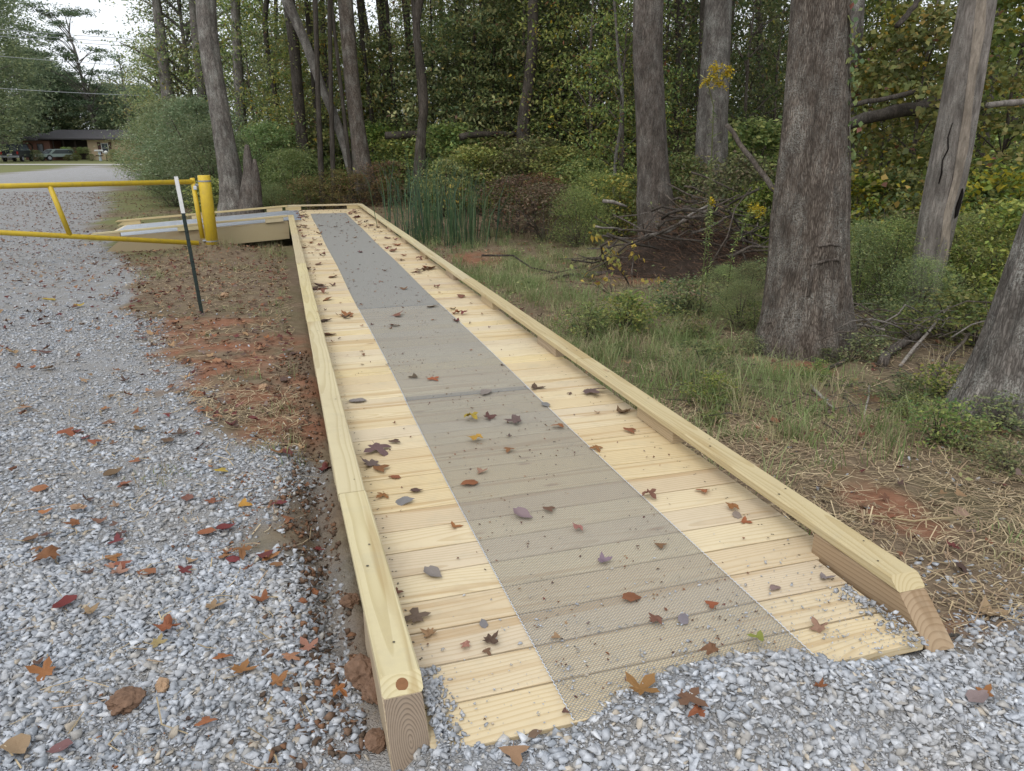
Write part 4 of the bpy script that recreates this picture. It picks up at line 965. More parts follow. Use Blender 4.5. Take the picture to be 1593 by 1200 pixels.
SHR = [
 (247, 250, 36, 'willow', 3.1, .9, 'pale grey green bush at the left end of the woods, nearest the distant house'), (282, 270, 31, 'willow', 3.6, .95, 'large grey green bush beside the bend of the gravel drive'),
 (318, 280, 28, 'willow', 3.5, 1.0, 'tallest feathery green bush behind the T-post and gate end'), (335, 290, 25, 'willow', 2.6, 1.0, 'feathery green bush just left of the grey leaning tree'),
 (272, 295, 27, 'willow', 2.0, .9, 'low grey green bush spilling towards the drive edge'), (420, 280, 26, 'willow', 2.7, 1.1, 'wispy green bush right of the broken stump'), (455, 290, 24, 'willow', 1.9, 1.1, 'small wispy bush between the stump and the boardwalk corner'),
 (330, 300, 23.5, 'green', 1.1, 1.0, 'bright green small plant at the yellow post side of the grey leaning tree'),
 (480, 300, 22.7, 'olive', 1.15, 1.3, 'tawny low bush behind the far left boardwalk corner'), (530, 300, 23, 'olive', 1.1, 1.3, 'tawny low bush behind the far boardwalk rail'), (425, 310, 22.5, 'feather', 1.0, 1.3, 'grassy green low bush behind the ramp rail'), (560, 300, 23, 'dry', .9, 1.3, 'reddish brown dead bush at the foot of the V of trunks'),
 (605, 290, 23.2, 'dry', 1.25, 1.2, 'brown withered bush right of the V of trunks'), (635, 255, 25, 'green', 1.9, 1.1, 'leafy green bush below the fallen log'), (585, 240, 27, 'green', 2.2, 1.1, 'green bush left of the fallen log end'), (540, 240, 28, 'dull', 2.4, 1.1, 'rounded dull bush behind the leaning tree foot'), (500, 250, 28, 'dull', 2.5, 1.1, 'rounded dull bush left of the leaning tree foot'), (445, 250, 30, 'dull', 2.6, 1.0, 'rounded dull bush behind the dark straight trunk'),
 (700, 240, 24, 'green', 2.2, 1.1, 'fresh green bush right of the wavy trunk'), (690, 290, 20.5, 'yellow', 1.45, .8, 'yellow leaved bush among the reeds'), (735, 270, 22, 'green', 1.7, 1.1, 'low green bush behind the reeds'), (770, 250, 24, 'dull', 2.0, 1.2, 'dull green bush beneath the black trunk, left side'),
 (830, 255, 22, 'dull', 1.9, 1.2, 'pale tipped bush in front of the black trunk'), (880, 265, 21, 'green', 1.7, 1.2, 'low bush in front of the pale slim trunk'), (920, 270, 19.5, 'green', 1.5, 1.1, 'low bush left of the sapling foot'), (805, 310, 17.5, 'dry', 1.25, 1.3, 'rust brown dead brush in the clearing, left half'), (850, 325, 16.2, 'dry', 1.15, 1.3, 'rust brown dead brush in the clearing, right half'), (830, 285, 19, 'dry', 1.2, 1.3, 'rust brown dead brush at the back of the clearing'),
 (930, 300, 17, 'feather', 1.3, 1.1, 'fine leaved green bush between the clearing and brush pile'), (965, 300, 16.5, 'yellow', 1.3, .9, 'yellow green bush at the left foot of the tall brown trunk'), (900, 330, 15.3, 'feather', 1.1, 1.1, 'fine leaved bush on the clearing edge, nearest the brush pile'),
 (1060, 280, 16.5, 'dull', 1.7, 1.0, 'bush between the brown trunk and the furrowed trunk'), (1150, 290, 14.5, 'dull', 1.7, 1.0, 'bush right of the furrowed trunk foot'), (1192, 300, 13.8, 'green', 1.3, .8, 'bush against the left side of the largest trunk'), (1170, 235, 18, 'green', 2.4, 1.0, 'taller bush behind the broken branch'),
 (1340, 330, 11.8, 'yellow', 1.5, .9, 'yellow green bush just right of the largest trunk'), (1385, 320, 11.8, 'yellow', 1.6, .9, 'yellow green bush below the fallen trunk'), (1425, 350, 10.5, 'dull', 1.1, 1.0, 'dull bush left of the leaning dead trunk'), (1340, 400, 9.5, 'feather', 1.0, 1.1, 'feathery weeds right of the largest trunk'), (1390, 400, 9.4, 'feather', 1.05, 1.1, 'feathery weeds left of the leaning dead trunk'),
 (1440, 430, 8.5, 'feather', .7, 1.1, 'feathery weeds across the foot of the leaning dead trunk'), (1500, 400, 9.2, 'feather', 1.1, 1.1, 'feathery weeds right of the leaning dead trunk'), (1545, 330, 10.5, 'yellow', 1.7, .9, 'bush with yellow leaves right of the leaning dead trunk'), (1570, 380, 9, 'green', 1.3, .9, 'green bush behind the trunk cut by the right edge'), (1530, 470, 7.4, 'weed', .55, 1.2, 'low thorny bush left of the trunk cut by the right edge'), (1480, 480, 7.6, 'weed', .5, 1.2, 'low bush between the dead trunk and the edge trunk'),
 (1125, 430, 10.0, 'feather', .42, 1.2, 'green weeds in front of the brush pile'), (1165, 450, 9.4, 'feather', .55, 1.1, 'green weeds left of the largest trunk'), (1085, 480, 9.0, 'weed', .4, 1.2, 'low green weeds on the slope below the brush pile'), (1150, 500, 8.2, 'feather', .5, 1.2, 'low green weeds by the left root of the largest trunk'), (1335, 540, 6.9, 'weed', .25, 1.4, 'dark low bramble right of the largest trunk foot'), (1560, 640, 4.75, 'weed', .24, 1.4, 'small leafy plant at the foot of the edge trunk'), (1570, 720, 4.0, 'weed', .18, 1.6, 'small leafy plant by the right edge of the picture'), (1400, 620, 5.5, 'weed', .2, 1.6, 'small weeds in the litter right of the largest trunk')]
for px, py, Y, kind, h, wd, lab in SHR: put_shrub(px, py, Y, kind, h, lab, wid=wd)
# an understory belt that nothing tells apart
k = 0
while k < 70:
    Y = r2.uniform(23, 44); X = r2.uniform(-.27, .9) * Y
    if sd(X, Y)[0] < 2 or (Y < 27 and sd(X, Y)[0] < 6): continue
    px = 796.5 + FPX * X / (Y * PC)
    h = r2.uniform(1.2, 2.6)
    rt = empty('shrub', (X, Y, gz(X, Y)), r2.uniform(0, 6), 'green shrub of the shaded belt of undergrowth at the back of the clearing', 'shrub', 'undergrowth shrubs in the woods')
    fol, stm = SH[['green', 'dull', 'green', 'yellow', 'dull', 'olive'][k % 6]][k % 2]
    obj('foliage', fol, rt, None, None, (h * 1.1, h * 1.1, h)); obj('stems', stm, rt, None, None, (h * 1.1, h * 1.1, h)); k += 1
k = 0
while k < 26:
    Y = r2.uniform(11, 24); X = r2.uniform(.42, .95) * Y
    if Y < 15 and X < .5 * Y: continue
    h = r2.uniform(.8, 1.8)
    rt = empty('shrub', (X, Y, gz(X, Y)), r2.uniform(0, 6), 'shrub of the undergrowth behind the large trunks on the right', 'shrub', 'undergrowth shrubs in the woods')
    fol, stm = SH[['green', 'yellow', 'dull', 'feather'][k % 4]][k % 2]
    obj('foliage', fol, rt, None, None, (h, h, h)); obj('stems', stm, rt, None, None, (h, h, h)); k += 1
kk = 0
while kk < 36:
    px, py = r2.uniform(760, 1593), 400 + 330 * r2.random() ** 1.2; p = gp(px, py); s_, d_ = sd(p.x, p.y)
    if s_ < 2.6 or gravel_sd(p.x, p.y) > -.2 or (py > 560 and r2.random() < .6): continue
    h = r2.uniform(.10, .30) * (1 if py > 540 else 1.5); rt = empty('weed', p, r2.uniform(0, 6), 'small leafy weed, one of many dotted over the bank right of the boardwalk', 'weed', 'weeds on the right bank')
    fol, stm = SH['weed'][kk % 3]; obj('foliage', fol, rt, None, None, (h * 1.2, h * 1.2, h)); obj('stems', stm, rt, None, None, (h * 1.2, h * 1.2, h)); kk += 1
# ------------------------------------------------------------------ grass, straw, weeds, litter
def blades(P, H, Wd, lean, C, segs=2):
    """P root (n,3), H height, lean (n,2) tip offset"""
    n = len(P); a = rng.uniform(0, 6.28, n); sx = np.stack([np.cos(a), np.sin(a), np.zeros(n)], -1) * Wd[:, None] / 2
    mid = P + np.stack([lean[:, 0] * .32, lean[:, 1] * .32, H * .62], -1); tip = P + np.stack([lean[:, 0], lean[:, 1], H * np.sqrt(np.clip(1 - (np.hypot(lean[:, 0], lean[:, 1]) / np.maximum(H * 1.3, .001)) ** 2, .08, 1))], -1)
    V = np.stack([P - sx, P + sx, mid + sx * .8, mid - sx * .8, tip + sx * .08, tip - sx * .08], 1).reshape(-1, 3)
    b = (np.arange(n) * 6)[:, None]; F = np.concatenate([b + np.array([[0, 1, 2, 3]]), b + np.array([[3, 2, 4, 5]])])
    return V, F, np.repeat(C, 6, 0)
def clumps(n, y0, y1, accept, per, rad):
    x, y = field(n, y0, y1); k = rng.random(n) < accept(x, y); x, y = x[k], y[k]
    m = rng.poisson(per, len(x)); X = np.repeat(x, m) + rng.normal(0, rad, m.sum()); Y = np.repeat(y, m) + rng.normal(0, rad, m.sum())
    cid = np.repeat(np.arange(len(x)), m); return X, Y, cid
def clear(x, y):
    s, d = sd(x, y); return ((s > .0) & (s < 2.16) & (d > 1.5) & (d < 21.3)) | ((s > -4.1) & (s < .2) & (d > 17.9) & (d < 21.1))
GRS = np.array([(.13, .19, .055), (.16, .22, .075), (.20, .235, .095), (.11, .15, .05), (.27, .25, .12), (.30, .25, .14), (.24, .19, .11)])
def grass_right(x, y):
    s, d = sd(x, y); g = fbm(x * .55 + 3, y * .55, 55)
    band = np.exp(-((s - 3.2) / 1.0) ** 2) * sstep(3.2, 4.6, d) * (1 - sstep(11, 15, d))
    v = np.clip(band * 1.1 * sstep(.30, .5, g) + .5 * sstep(.45, .62, g) * sstep(5, 9, y) + .07, 0, 1)
    v = v * (s > 2.2) * (gravel_sd(x, y) < -.1) * (1 - clay_m(x, y) * .9)
    return v
Vs, Fs, Cs = [], [], []; b = 0
def addb(X, Y, H, W_, lean, C, ok=None):
    global b
    k = ~clear(X, Y)
    if ok is not None: k &= ok
    X, Y, H, W_, lean, C = X[k], Y[k], H[k], W_[k], lean[k], C[k]
    v, f, c = blades(np.stack([X, Y, ground(X, Y) - .01], -1), H, W_, lean, C); Vs.append(v); Fs.append(f + b); Cs.append(c); b += len(v)
X, Y, cid = clumps(13000, 2.2, 17, grass_right, 24, .06); n = len(X)
hh = (.07 + .26 * rng.random(cid.max() + 1) ** 1.8)[cid] * rng.uniform(.6, 1.2, n); ld = rng.uniform(0, 6.28, n); ll = hh * rng.uniform(.3, 1.15, n)
addb(X, Y, hh, rng.uniform(.003, .007, n), np.stack([np.cos(ld) * ll, np.sin(ld) * ll], -1), GRS[np.minimum(rng.integers(0, 11, cid.max() + 1) // 2, 6)][cid] * 1.1 * rng.uniform(.75, 1.25, (n, 1)))
def grass_left(x, y):
    s, d = sd(x, y); g = fbm(x * .8 + 13, y * .8, 61); gs = gravel_sd(x, y)
    e = np.clip((.35 + .5 * sstep(13, 18, y)) * sstep(.42, .6, g) + .7 * np.exp(-((s + .1) / .28) ** 2) * sstep(3.6, 5, d), 0, 1)
    return e * (s < .05) * (gs < -.15) * (1 - clay_m(x, y) * .8)
X, Y, cid = clumps(9000, 2.6, 34, grass_left, 18, .06); n = len(X)
hh = rng.uniform(.04, .16, cid.max() + 1)[cid] * rng.uniform(.6, 1.2, n); ld = rng.uniform(0, 6.28, n); ll = hh * rng.uniform(.3, 1.0, n)
addb(X, Y, hh, rng.uniform(.003, .006, n), np.stack([np.cos(ld) * ll, np.sin(ld) * ll], -1), np.concatenate([GRS, [(.20, .16, .09), (.24, .19, .11), (.15, .12, .07)]])[rng.integers(0, 10, cid.max() + 1)][cid] * rng.uniform(.75, 1.25, (n, 1)))
# a few distinct taller tufts
def tuft(px, py, h, n, r, C, spread=.8, wd=.006):
    p = gp(px, py); X = p.x + rng.normal(0, r, n); Y = p.y + rng.normal(0, r, n); hh = h * rng.uniform(.5, 1.1, n); ld = rng.uniform(0, 6.28, n); ll = hh * rng.uniform(.1, spread, n)
    addb(X, Y, hh, np.full(n, wd) * rng.uniform(.7, 1.3, n), np.stack([np.cos(ld) * ll, np.sin(ld) * ll], -1), C[rng.integers(0, len(C), n)] * rng.uniform(.7, 1.25, (n, 1)))
for px, py, h, n, r in ((1085, 600, .30, 170, .10), (1110, 620, .24, 130, .10), (1050, 590, .24, 130, .12), (1140, 590, .22, 90, .1), (1225, 680, .16, 120, .05), (1255, 690, .12, 60, .06), (1390, 690, .30, 70, .10), (1375, 710, .24, 60, .10), (1290, 640, .14, 50, .1), (930, 520, .26, 120, .16), (965, 540, .26, 130, .15), (900, 490, .24, 110, .2), (870, 470, .2, 90, .2), (1000, 560, .22, 100, .12), (1430, 660, .2, 50, .12), (1310, 690, .16, 40, .1)):
    tuft(px, py, h, n, r, GRS)
for px, py, h, n, r in ((430, 395, .32, 110, .25), (448, 400, .3, 80, .2), (345, 385, .28, 80, .15), (300, 395, .14, 120, .3), (250, 430, .12, 120, .3), (410, 700, .07, 60, .08), (460, 690, .10, 60, .07), (470, 720, .12, 50, .06), (440, 640, .10, 60, .08), (470, 580, .12, 60, .08), (255, 740, .05, 80, .07)):
    tuft(px, py, h, n, r, np.concatenate([GRS, [(.22, .18, .1), (.26, .2, .11)]]), 1.0, .005)
tag(obj('grass', mesh_np('grass', np.concatenate(Vs), np.concatenate(Fs), M['leaf'], np.concatenate(Cs))), kind='stuff')
# dead straw lying about: thin bent strips
STRAW = np.array([(.40, .31, .18), (.30, .23, .135), (.50, .40, .25), (.20, .15, .095), (.34, .24, .15)])
def straw_pts(n, y0, y1, acc):
    x, y = field(n, y0, y1); k = (rng.random(n) < acc(x, y)) & ~clear(x, y); return x[k], y[k]
def straw_acc(x, y):
    s, d = sd(x, y); g = gravel_sd(x, y); q = fbm(x * .9, y * .9, 91)
    r_ = (s > 2.15) * (g < -.02) * (.45 + .55 * sstep(.3, .55, q)) * (1 - .7 * clay_m(x, y)) * (1 - .4 * sstep(7, 12, y))
    l_ = (s < .1) * np.where(g < 0, .85, .05 * np.exp(-g * .5)) * (1 - .5 * clay_m(x, y))
    return np.clip(r_ + l_, 0, 1)
Vs, Fs, Cs = [], [], []; b = 0
for (N_, y0, y1, wl) in ((56000, 1.3, 5.5, 1.0), (30000, 5.5, 14, 1.5), (9000, 14, 26, 2.2)):
    x, y = straw_pts(N_, y0, y1, straw_acc); n = len(x); L = rng.gamma(2.2, .035, n) * (wl ** .4) + .02; a = rng.uniform(0, 6.28, n); wv = rng.uniform(.0012, .0032, n) * wl
    dx, dy = np.cos(a), np.sin(a); zc = ground(x, y) + .006 + rng.gamma(1.3, .008, n); tl = rng.normal(0, .18, n)
    bend = rng.normal(0, .18, n) * L
    V = []
    for t_, bn in ((-.5, 0), (0, 1), (.5, 0)):
        cx = x + dx * L * t_ - dy * bend * bn; cy = y + dy * L * t_ + dx * bend * bn; cz = np.maximum(zc + tl * L * t_, ground(cx, cy) + .003)
        V += [np.stack([cx - dy * wv, cy + dx * wv, cz], -1), np.stack([cx + dy * wv, cy - dx * wv, cz + .0006], -1)]
    V = np.stack(V, 1).reshape(-1, 3); bb = (np.arange(n) * 6)[:, None] + b
    F = np.concatenate([bb + np.array([[0, 1, 3, 2]]), bb + np.array([[2, 3, 5, 4]])]); Vs.append(V); Fs.append(F); b += len(V)
    Cs.append(np.repeat(STRAW[rng.integers(0, 5, n)] * rng.uniform(.7, 1.2, (n, 1)), 6, 0))
tag(obj('dead_straw', mesh_np('dead_straw', np.concatenate(Vs), np.concatenate(Fs), M['straw'], np.concatenate(Cs))), kind='stuff')
# leafy ground cover of the right bank and the wood floor
x, y = field(60000, 3.2, 30, -.45, .85); s, d = sd(x, y); q = fbm(x * .7 + 40, y * .7, 101)
acc = (s > 2.5) * sstep(.46, .64, q) * (.06 + .8 * sstep(6.5, 11, y)) * (1 - clay_m(x, y) * .8) * (gravel_sd(x, y) < -.2)
k = (rng.random(len(x)) < acc) & ~clear(x, y); x, y = x[k], y[k]; n = len(x)
P = np.stack([x, y, ground(x, y) + rng.gamma(1.5, .05, n) * (1 + 1.2 * sstep(9, 16, y))], -1)
tag(obj('ground_cover', cloud('ground_cover', P, .05, pal(n, GREENS * 1.15, .3, .04, .08), aspect=.55, droop=.0)), kind='stuff')
def outline_maple(lobes=5, deep=.55):
    pts = []; tips = [(-150, .55), (-85, .85), (0, 1.0), (85, .85), (150, .55)] if lobes == 5 else [(-100, .8), (0, 1), (100, .8)]
    for i, (a_, r) in enumerate(tips):
        a_ = R(a_)
        for da, q in ((-R(21), .72), (-R(11), .80), (0, 1.0), (R(11), .80), (R(21), .72)): pts.append((math.cos(a_ + da) * r * q, math.sin(a_ + da) * r * q))
        if i < len(tips) - 1:
            b_ = (tips[i][0] + tips[i + 1][0]) / 2; pts.append((math.cos(R(b_)) * deep * .62, math.sin(R(b_)) * deep * .62))
    return pts
def outline_oval(): return [(math.cos(a_) * (1.0 if abs(math.cos(a_)) > .99 else .86) + .04 * math.sin(7 * a_), (.56 + .05 * math.sin(5 * a_)) * math.sin(a_) * (1 - .38 * math.cos(a_))) for a_ in np.linspace(0, 2 * math.pi, 22, endpoint=False)]
def leaf_proto(out, curl, fold, seed, crump=.06):
    r = np.random.default_rng(seed); n = len(out); V = [(0, 0, 0)]; 
    def zf(x, y): q = x * x + y * y; return curl * q + fold * abs(y) + crump * math.sin(4 * x + seed) * math.cos(5 * y + seed * 2) + r.normal(0, crump * .35)
    for u in (.5, 1.0):
        for x, y in out: V.append((x * u, y * u, zf(x * u, y * u)))
    F = [(0, 1 + i, 1 + (i + 1) % n) for i in range(n)] + [(1 + i, 1 + n + i, 1 + n + (i + 1) % n, 1 + (i + 1) % n) for i in range(n)]
    b_ = len(V); V += [(-.05, .012, .0), (-.05, -.012, 0), (-.55, .05, .10), (-.55, .03, .10)]; F.append((b_, b_ + 1, b_ + 3, b_ + 2))
    zs = min(v[2] for v in V); V = [(x, y, z - zs) for x, y, z in V]
    me = bpy.data.meshes.new('fallen_leaf'); me.from_pydata(V, [], F); me.polygons.foreach_set('use_smooth', np.ones(len(F), bool)); me.materials.append(M['dryleaf']); me.update(); return me
def small_leaf(curl, fold, seed, lobes):
    r = np.random.default_rng(seed); o_ = outline_maple(lobes, .55)[::1] if lobes else outline_oval()[::2]; o_ = [p for i, p in enumerate(o_) if i % 6 in (0, 2, 4, 5)] if lobes else o_
    V = [(0, 0, .06)] + [(x, y, .06 + curl * (x * x + y * y) + fold * abs(y) + r.normal(0, .08)) for x, y in o_]; n = len(o_)
    return np.array(V), np.array([(0, 1 + i, 1 + (i + 1) % n) for i in range(n)])
LEAFP = [small_leaf(c_, f_, i, l_) for i, (c_, f_, l_) in enumerate(((.3, .1, 5), (-.25, .1, 5), (.5, .2, 3), (.2, .4, 0), (.8, -.2, 5), (.3, .3, 3)))]
# small fallen leaves: litter that nobody could count
LIT = np.array([(.20, .085, .045), (.15, .07, .04), (.25, .13, .07), (.12, .035, .03), (.10, .06, .045), (.30, .19, .10), (.17, .12, .10)])
def litter_acc(x, y):
    s, d = sd(x, y); g = gravel_sd(x, y)
    return np.clip(np.where(s < .1, np.where(g > 0, .12 + .75 * sstep(5, 11, y), .55), .42 + .3 * sstep(8, 14, y)) * (s < .1) + (s > 2.2) * (g < 0) * (.55 + .35 * sstep(7, 13, y)), 0, 1)
x, y = field(34000, 1.6, 34); k = (rng.random(len(x)) < litter_acc(x, y) * (.25 + 1.1 * fbm(x * .6, y * .6, 71))) & ~clear(x, y); x, y = x[k], y[k]; d_ = rng.uniform(3.5, 19, 4800); s_ = rng.uniform(-4.5, .05, 4800); xx, yy = d_ * SY + s_ * CY, d_ * CY - s_ * SY; k = (gravel_sd(xx, yy) < .1) & ~clear(xx, yy) & (rng.random(4800) < .35 + .65 * fbm(xx * .9, yy * .9, 73)); x = np.concatenate([x, xx[k]]); y = np.concatenate([y, yy[k]])
n = len(x)
P = np.stack([x, y, ground(x, y) + .015 + rng.gamma(1.2, .006, n)], -1)
V, F, C = scatter(LEAFP, P, rng.uniform(.022, .05, n), rotm(rng.uniform(0, 6.28, n), rng.normal(0, .25, n), rng.normal(0, .25, n)), LIT[rng.integers(0, 7, n)] * rng.uniform(.6, 1.25, (n, 1)))
s = rng.uniform(.3, 1.95, 330); d = 3 + 17.8 * rng.random(330) ** .6; kk = 330
P2 = np.stack([d * SY + s * CY, d * CY - s * SY, zd(d) + .009], -1)
V2, F2, C2 = scatter(LEAFP, P2, rng.uniform(.012, .03, kk), rotm(rng.uniform(0, 6.28, kk), rng.normal(0, .2, kk), rng.normal(0, .2, kk)), LIT[rng.integers(0, 7, kk)] * rng.uniform(.6, 1.2, (kk, 1)))
tag(obj('leaf_litter', mesh_np('leaf_litter', np.concatenate([V, V2]), np.concatenate([F, F2 + len(V)]), M['litter'], np.concatenate([C, C2]))), kind='stuff')

# ------------------------------------------------------------------ reeds, goldenrod, yellow sprigs, vine
def reed(px, py, Y, h, n, r, lab):
    q = yp(px, py, Y); base = Vector((q.x, Y, gz(q.x, Y))); rt = empty('reed_clump', base, 0, lab, 'reeds')
    X = rng.normal(0, r, n); Yy = rng.normal(0, r, n); hh = h * rng.uniform(.55, 1.1, n); ld = rng.uniform(0, 6.28, n); ll = hh * rng.uniform(.05, .55, n) ** 1.3
    C = np.array([(.045, .085, .035), (.06, .11, .045), (.085, .12, .05), (.035, .07, .04)])[rng.integers(0, 4, n)] * rng.uniform(.8, 1.2, (n, 1))
    v, f, c = blades(np.stack([X, Yy, np.full(n, -.05)], -1), hh, rng.uniform(.012, .022, n), np.stack([np.cos(ld) * ll, np.sin(ld) * ll], -1), C)
    o = obj('leaf_blades', mesh_np('leaf_blades', v, f, M['leaf'], c), rt); o['kind'] = 'stuff'
reed(645, 330, 16.2, 1.9, 90, .35, 'tall dark green reeds nearest the boardwalk rail'); reed(725, 335, 15.6, 1.7, 80, .25, 'upright dark green reeds with a spiky top'); reed(690, 335, 15.8, 1.25, 80, .45, 'shorter arching reeds between the two upright clumps'); reed(670, 310, 18, 2.0, 60, .3, 'tall thin reeds behind the others'); reed(755, 320, 17, 1.5, 40, .4, 'sparse reeds at the right end of the clumps')
M['flower'] = plain('goldenrod_yellow', (.55, .42, .03), .8, .1, 0, .25, 60)
def goldenrod(px0, py0, tips, Y, lab, fl=70, r=.06):
    b0 = yp(px0, py0, Y); base = Vector((b0.x, Y, gz(b0.x, Y))); rt = empty('goldenrod', base, 0, lab, 'wildflower')
    pts = [Vector((0, 0, -.05))] + [yp(x, y, Y) - base for x, y, _ in tips]
    m = MB(); m.tube(pts, [.006] * (len(pts) - 1) + [.003], 6); m.build('stem', M['branch'] if False else plain('green_stem', (.09, .10, .04), .8, .1), rt, True)
    L = []; top = pts[-1]
    for i in range(120):
        t_ = rng.uniform(.15, .93) * (len(pts) - 1); j = int(t_); p = pts[j].lerp(pts[min(j + 1, len(pts) - 1)], t_ - j); L.append(p + Vector(rng.normal(0, .03, 3)))
    P = np.array([p[:] for p in L]); obj('leaves', cloud('leaves', P, .075, pal(len(P), GREENS * 1.3, .25), aspect=.2, droop=.2), rt)
    P = []
    for x, y, w_ in [t for t in tips if t[2] > 0]:
        c = yp(x, y, Y) - base
        for i in range(9):
            a_ = rng.uniform(0, 6.28); e = c + Vector((math.cos(a_) * r * 1.3, math.sin(a_) * r * .8, rng.uniform(-.06, .09)))
            P += [c.lerp(e, u) + Vector(rng.normal(0, .010, 3)) + Vector((0, 0, .05 * math.sin(u * 3))) for u in np.linspace(0, 1, 22)]
    P = np.array([p[:] for p in P]); C = np.array([(.62, .46, .03), (.5, .38, .03), (.42, .34, .05)])[rng.integers(0, 3, len(P))] * rng.uniform(.8, 1.15, (len(P), 1))
    obj('flower_head', cloud('flower_head', P, .024, C, M['petal'], aspect=.8), rt)
    return rt
goldenrod(1090, 480, [(1092, 440, 0), (1098, 380, 0), (1104, 300, 0), (1108, 220, 0), (1110, 165, 0), (1101, 130, 1), (1113, 112, 1), (1129, 118, 1), (1118, 134, 1)], 8.6, 'tall goldenrod with a bright yellow plume in front of the furrowed trunk', r=.07)
goldenrod(1130, 450, [(1140, 390, 0), (1158, 345, 0), (1172, 330, 1), (1182, 335, 1)], 9.2, 'bent goldenrod with a small yellow plume beside the largest trunk', r=.05)
goldenrod(1100, 420, [(1104, 360, 0), (1107, 318, 1)], 10, 'short goldenrod stalk with a tiny yellow tip at the brush pile', r=.03)
def sprig(px, py, Y, h, n, C, lab, size=.09, name='leafy_sprig', w_=.25, asp=.65):
    q = yp(px, py, Y); base = Vector((q.x, Y, gz(q.x, Y))); rt = empty(name, base, 0, lab, 'small plant'); m = MB(); P = []
    for i in range(5):
        e = Vector((rng.normal(0, w_), rng.normal(0, w_), h * rng.uniform(.5, 1.0))); m.tube([(0, 0, -.05), e * .5 + Vector((0, 0, .05)), e], [.007, .005, .002], 5); P += [e * u + Vector(rng.normal(0, .045, 3)) for u in rng.uniform(.35, 1.02, n // 5)]
    m.build('stems', M['branch'], rt, True); P = np.array([p[:] for p in P]); P[:, 2] = np.abs(P[:, 2])
    obj('leaves', cloud('leaves', P, size, C[rng.integers(0, len(C), len(P))] * rng.uniform(.8, 1.2, (len(P), 1)), M['petal'], aspect=asp, droop=.6), rt)
Y1 = np.array([(.50, .37, .08), (.42, .30, .06), (.30, .28, .07), (.20, .22, .06)])
sprig(985, 400, 11, 1.1, 60, Y1, 'small sapling with drooping yellow leaves left of the brush pile', .10); sprig(955, 425, 10.4, .45, 22, Y1, 'low sprig of yellow leaves below the drooping sapling', .09); sprig(1030, 430, 10.5, .35, 16, Y1, 'yellow sprig growing beside the log on the slope', .08)
sprig(1575, 470, 5.9, .9, 16, np.array([(.32, .36, .05), (.26, .32, .05), (.40, .36, .06)]), 'sprig of long lime yellow leaves against the trunk at the right edge', .15, w_=.10, asp=.3); sprig(1405, 300, 10.4, 1.4, 26, Y1, 'sprig of pale yellow leaves at the left side of the dead trunk', .085, w_=.35); sprig(1520, 300, 10.5, 1.3, 34, Y1, 'scattered yellow leaves on thin stems right of the dead trunk', .085, w_=.45); sprig(700, 285, 19.6, 1.3, 60, Y1, 'thin yellow leaved sapling standing in the reeds', .10, w_=.3)
vt = empty('vine', TR['J'][0].location, 0, 'green vine with a few red leaves climbing the right side of the largest trunk', 'vine')
m = MB(); vp = [(1306, 320), (1308, 250), (1305, 200), (1311, 150), (1306, 100), (1309, 50), (1300, 0)]
pts = [on_trunk('J', x, y, .01)[0] for x, y in vp]; m.tube(pts, .006, 5); m.build('stem', M['branch'], vt, True)
P = []; 
for i in range(120):
    u = rng.uniform(.12, 1) * (len(pts) - 1); j = min(int(u), len(pts) - 2); P.append(np.array(pts[j].lerp(pts[j + 1], u - j)[:]) + rng.normal(0, .035, 3) + (0.015, -.04, 0))
P = np.array(P); C = pal(len(P), GREENS * .9, .25); C[rng.random(len(P)) < .03] = (.17, .035, .035)
obj('leaves', cloud('leaves', P, .052, C, aspect=.8, droop=.9), vt)

# ------------------------------------------------------------------ logs, brush pile, sticks
def log_from(px0, py0, w0, Y0, px1, py1, w1, Y1_, lab, mat='bark_dark', name='fallen_log', cat='log', sag=.0):
    a_, b_ = yp(px0, py0, Y0), yp(px1, py1, Y1_); r0, r1 = w0 * mpp(px0, py0, Y0) / 2, w1 * mpp(px1, py1, Y1_) / 2
    rt = empty(name, a_, 0, lab, cat); d = b_ - a_; n = 14; V = []
    path = [(d * (i / 8) + Vector((rng.normal(0, r0 * .25), rng.normal(0, r0 * .25), rng.normal(0, r0 * .2) - sag * math.sin(math.pi * i / 8))), r0 + (r1 - r0) * i / 8) for i in range(9)]
    m = MB(); m.tube([p for p, r in path], [r * rng.uniform(.92, 1.08) for p, r in path], 14); m.build('log', M[mat], rt, True); return rt, d
def own(t, name, lab, px0, py0, px1, py1, Y0, Y1_, r):
    pass
L1, _ = log_from(598, 212, 12, 24.2, 775, 205, 10, 25.4, 'fallen log resting level across the woods behind the wavy trunk', 'bark_dark')
log_from(716, 213, 10, 23.0, 800, 207, 9, 24.2, 'dark end of a fallen log lying right of the wavy trunk', 'bark_dark')
log_from(1300, 196, 17, 11.6, 1475, 160, 22, 11.9, 'thick dark fallen trunk slanting behind the largest trunk and the dead trunk', 'bark_dark')
log_from(1316, 166, 7, 10.9, 1440, 140, 8, 11.6, 'thin dark branch lying above the thick fallen trunk', 'bark_dark', 'fallen_branch', 'branch')
log_from(1535, 165, 9, 11, 1640, 152, 11, 11.5, 'bare grey branch at the right edge, level with the fallen trunk', 'deadwood', 'fallen_branch', 'branch')
log_from(1130, 195, 7, 13.0, 1212, 305, 9, 12.0, 'broken bare branch leaning between the furrowed trunk and the largest trunk', 'branch', 'fallen_branch', 'branch')
log_from(1395, 42, 9, 11.5, 1440, -12, 8, 11.8, 'crooked dark dead limb among the yellow green maple leaves', 'bark_dark', 'fallen_branch', 'branch')
log_from(692, 190, 6, 25.5, 725, 240, 8, 25.2, 'thin dark dead stem leaning right of the wavy trunk', 'bark_dark', 'fallen_branch', 'branch')
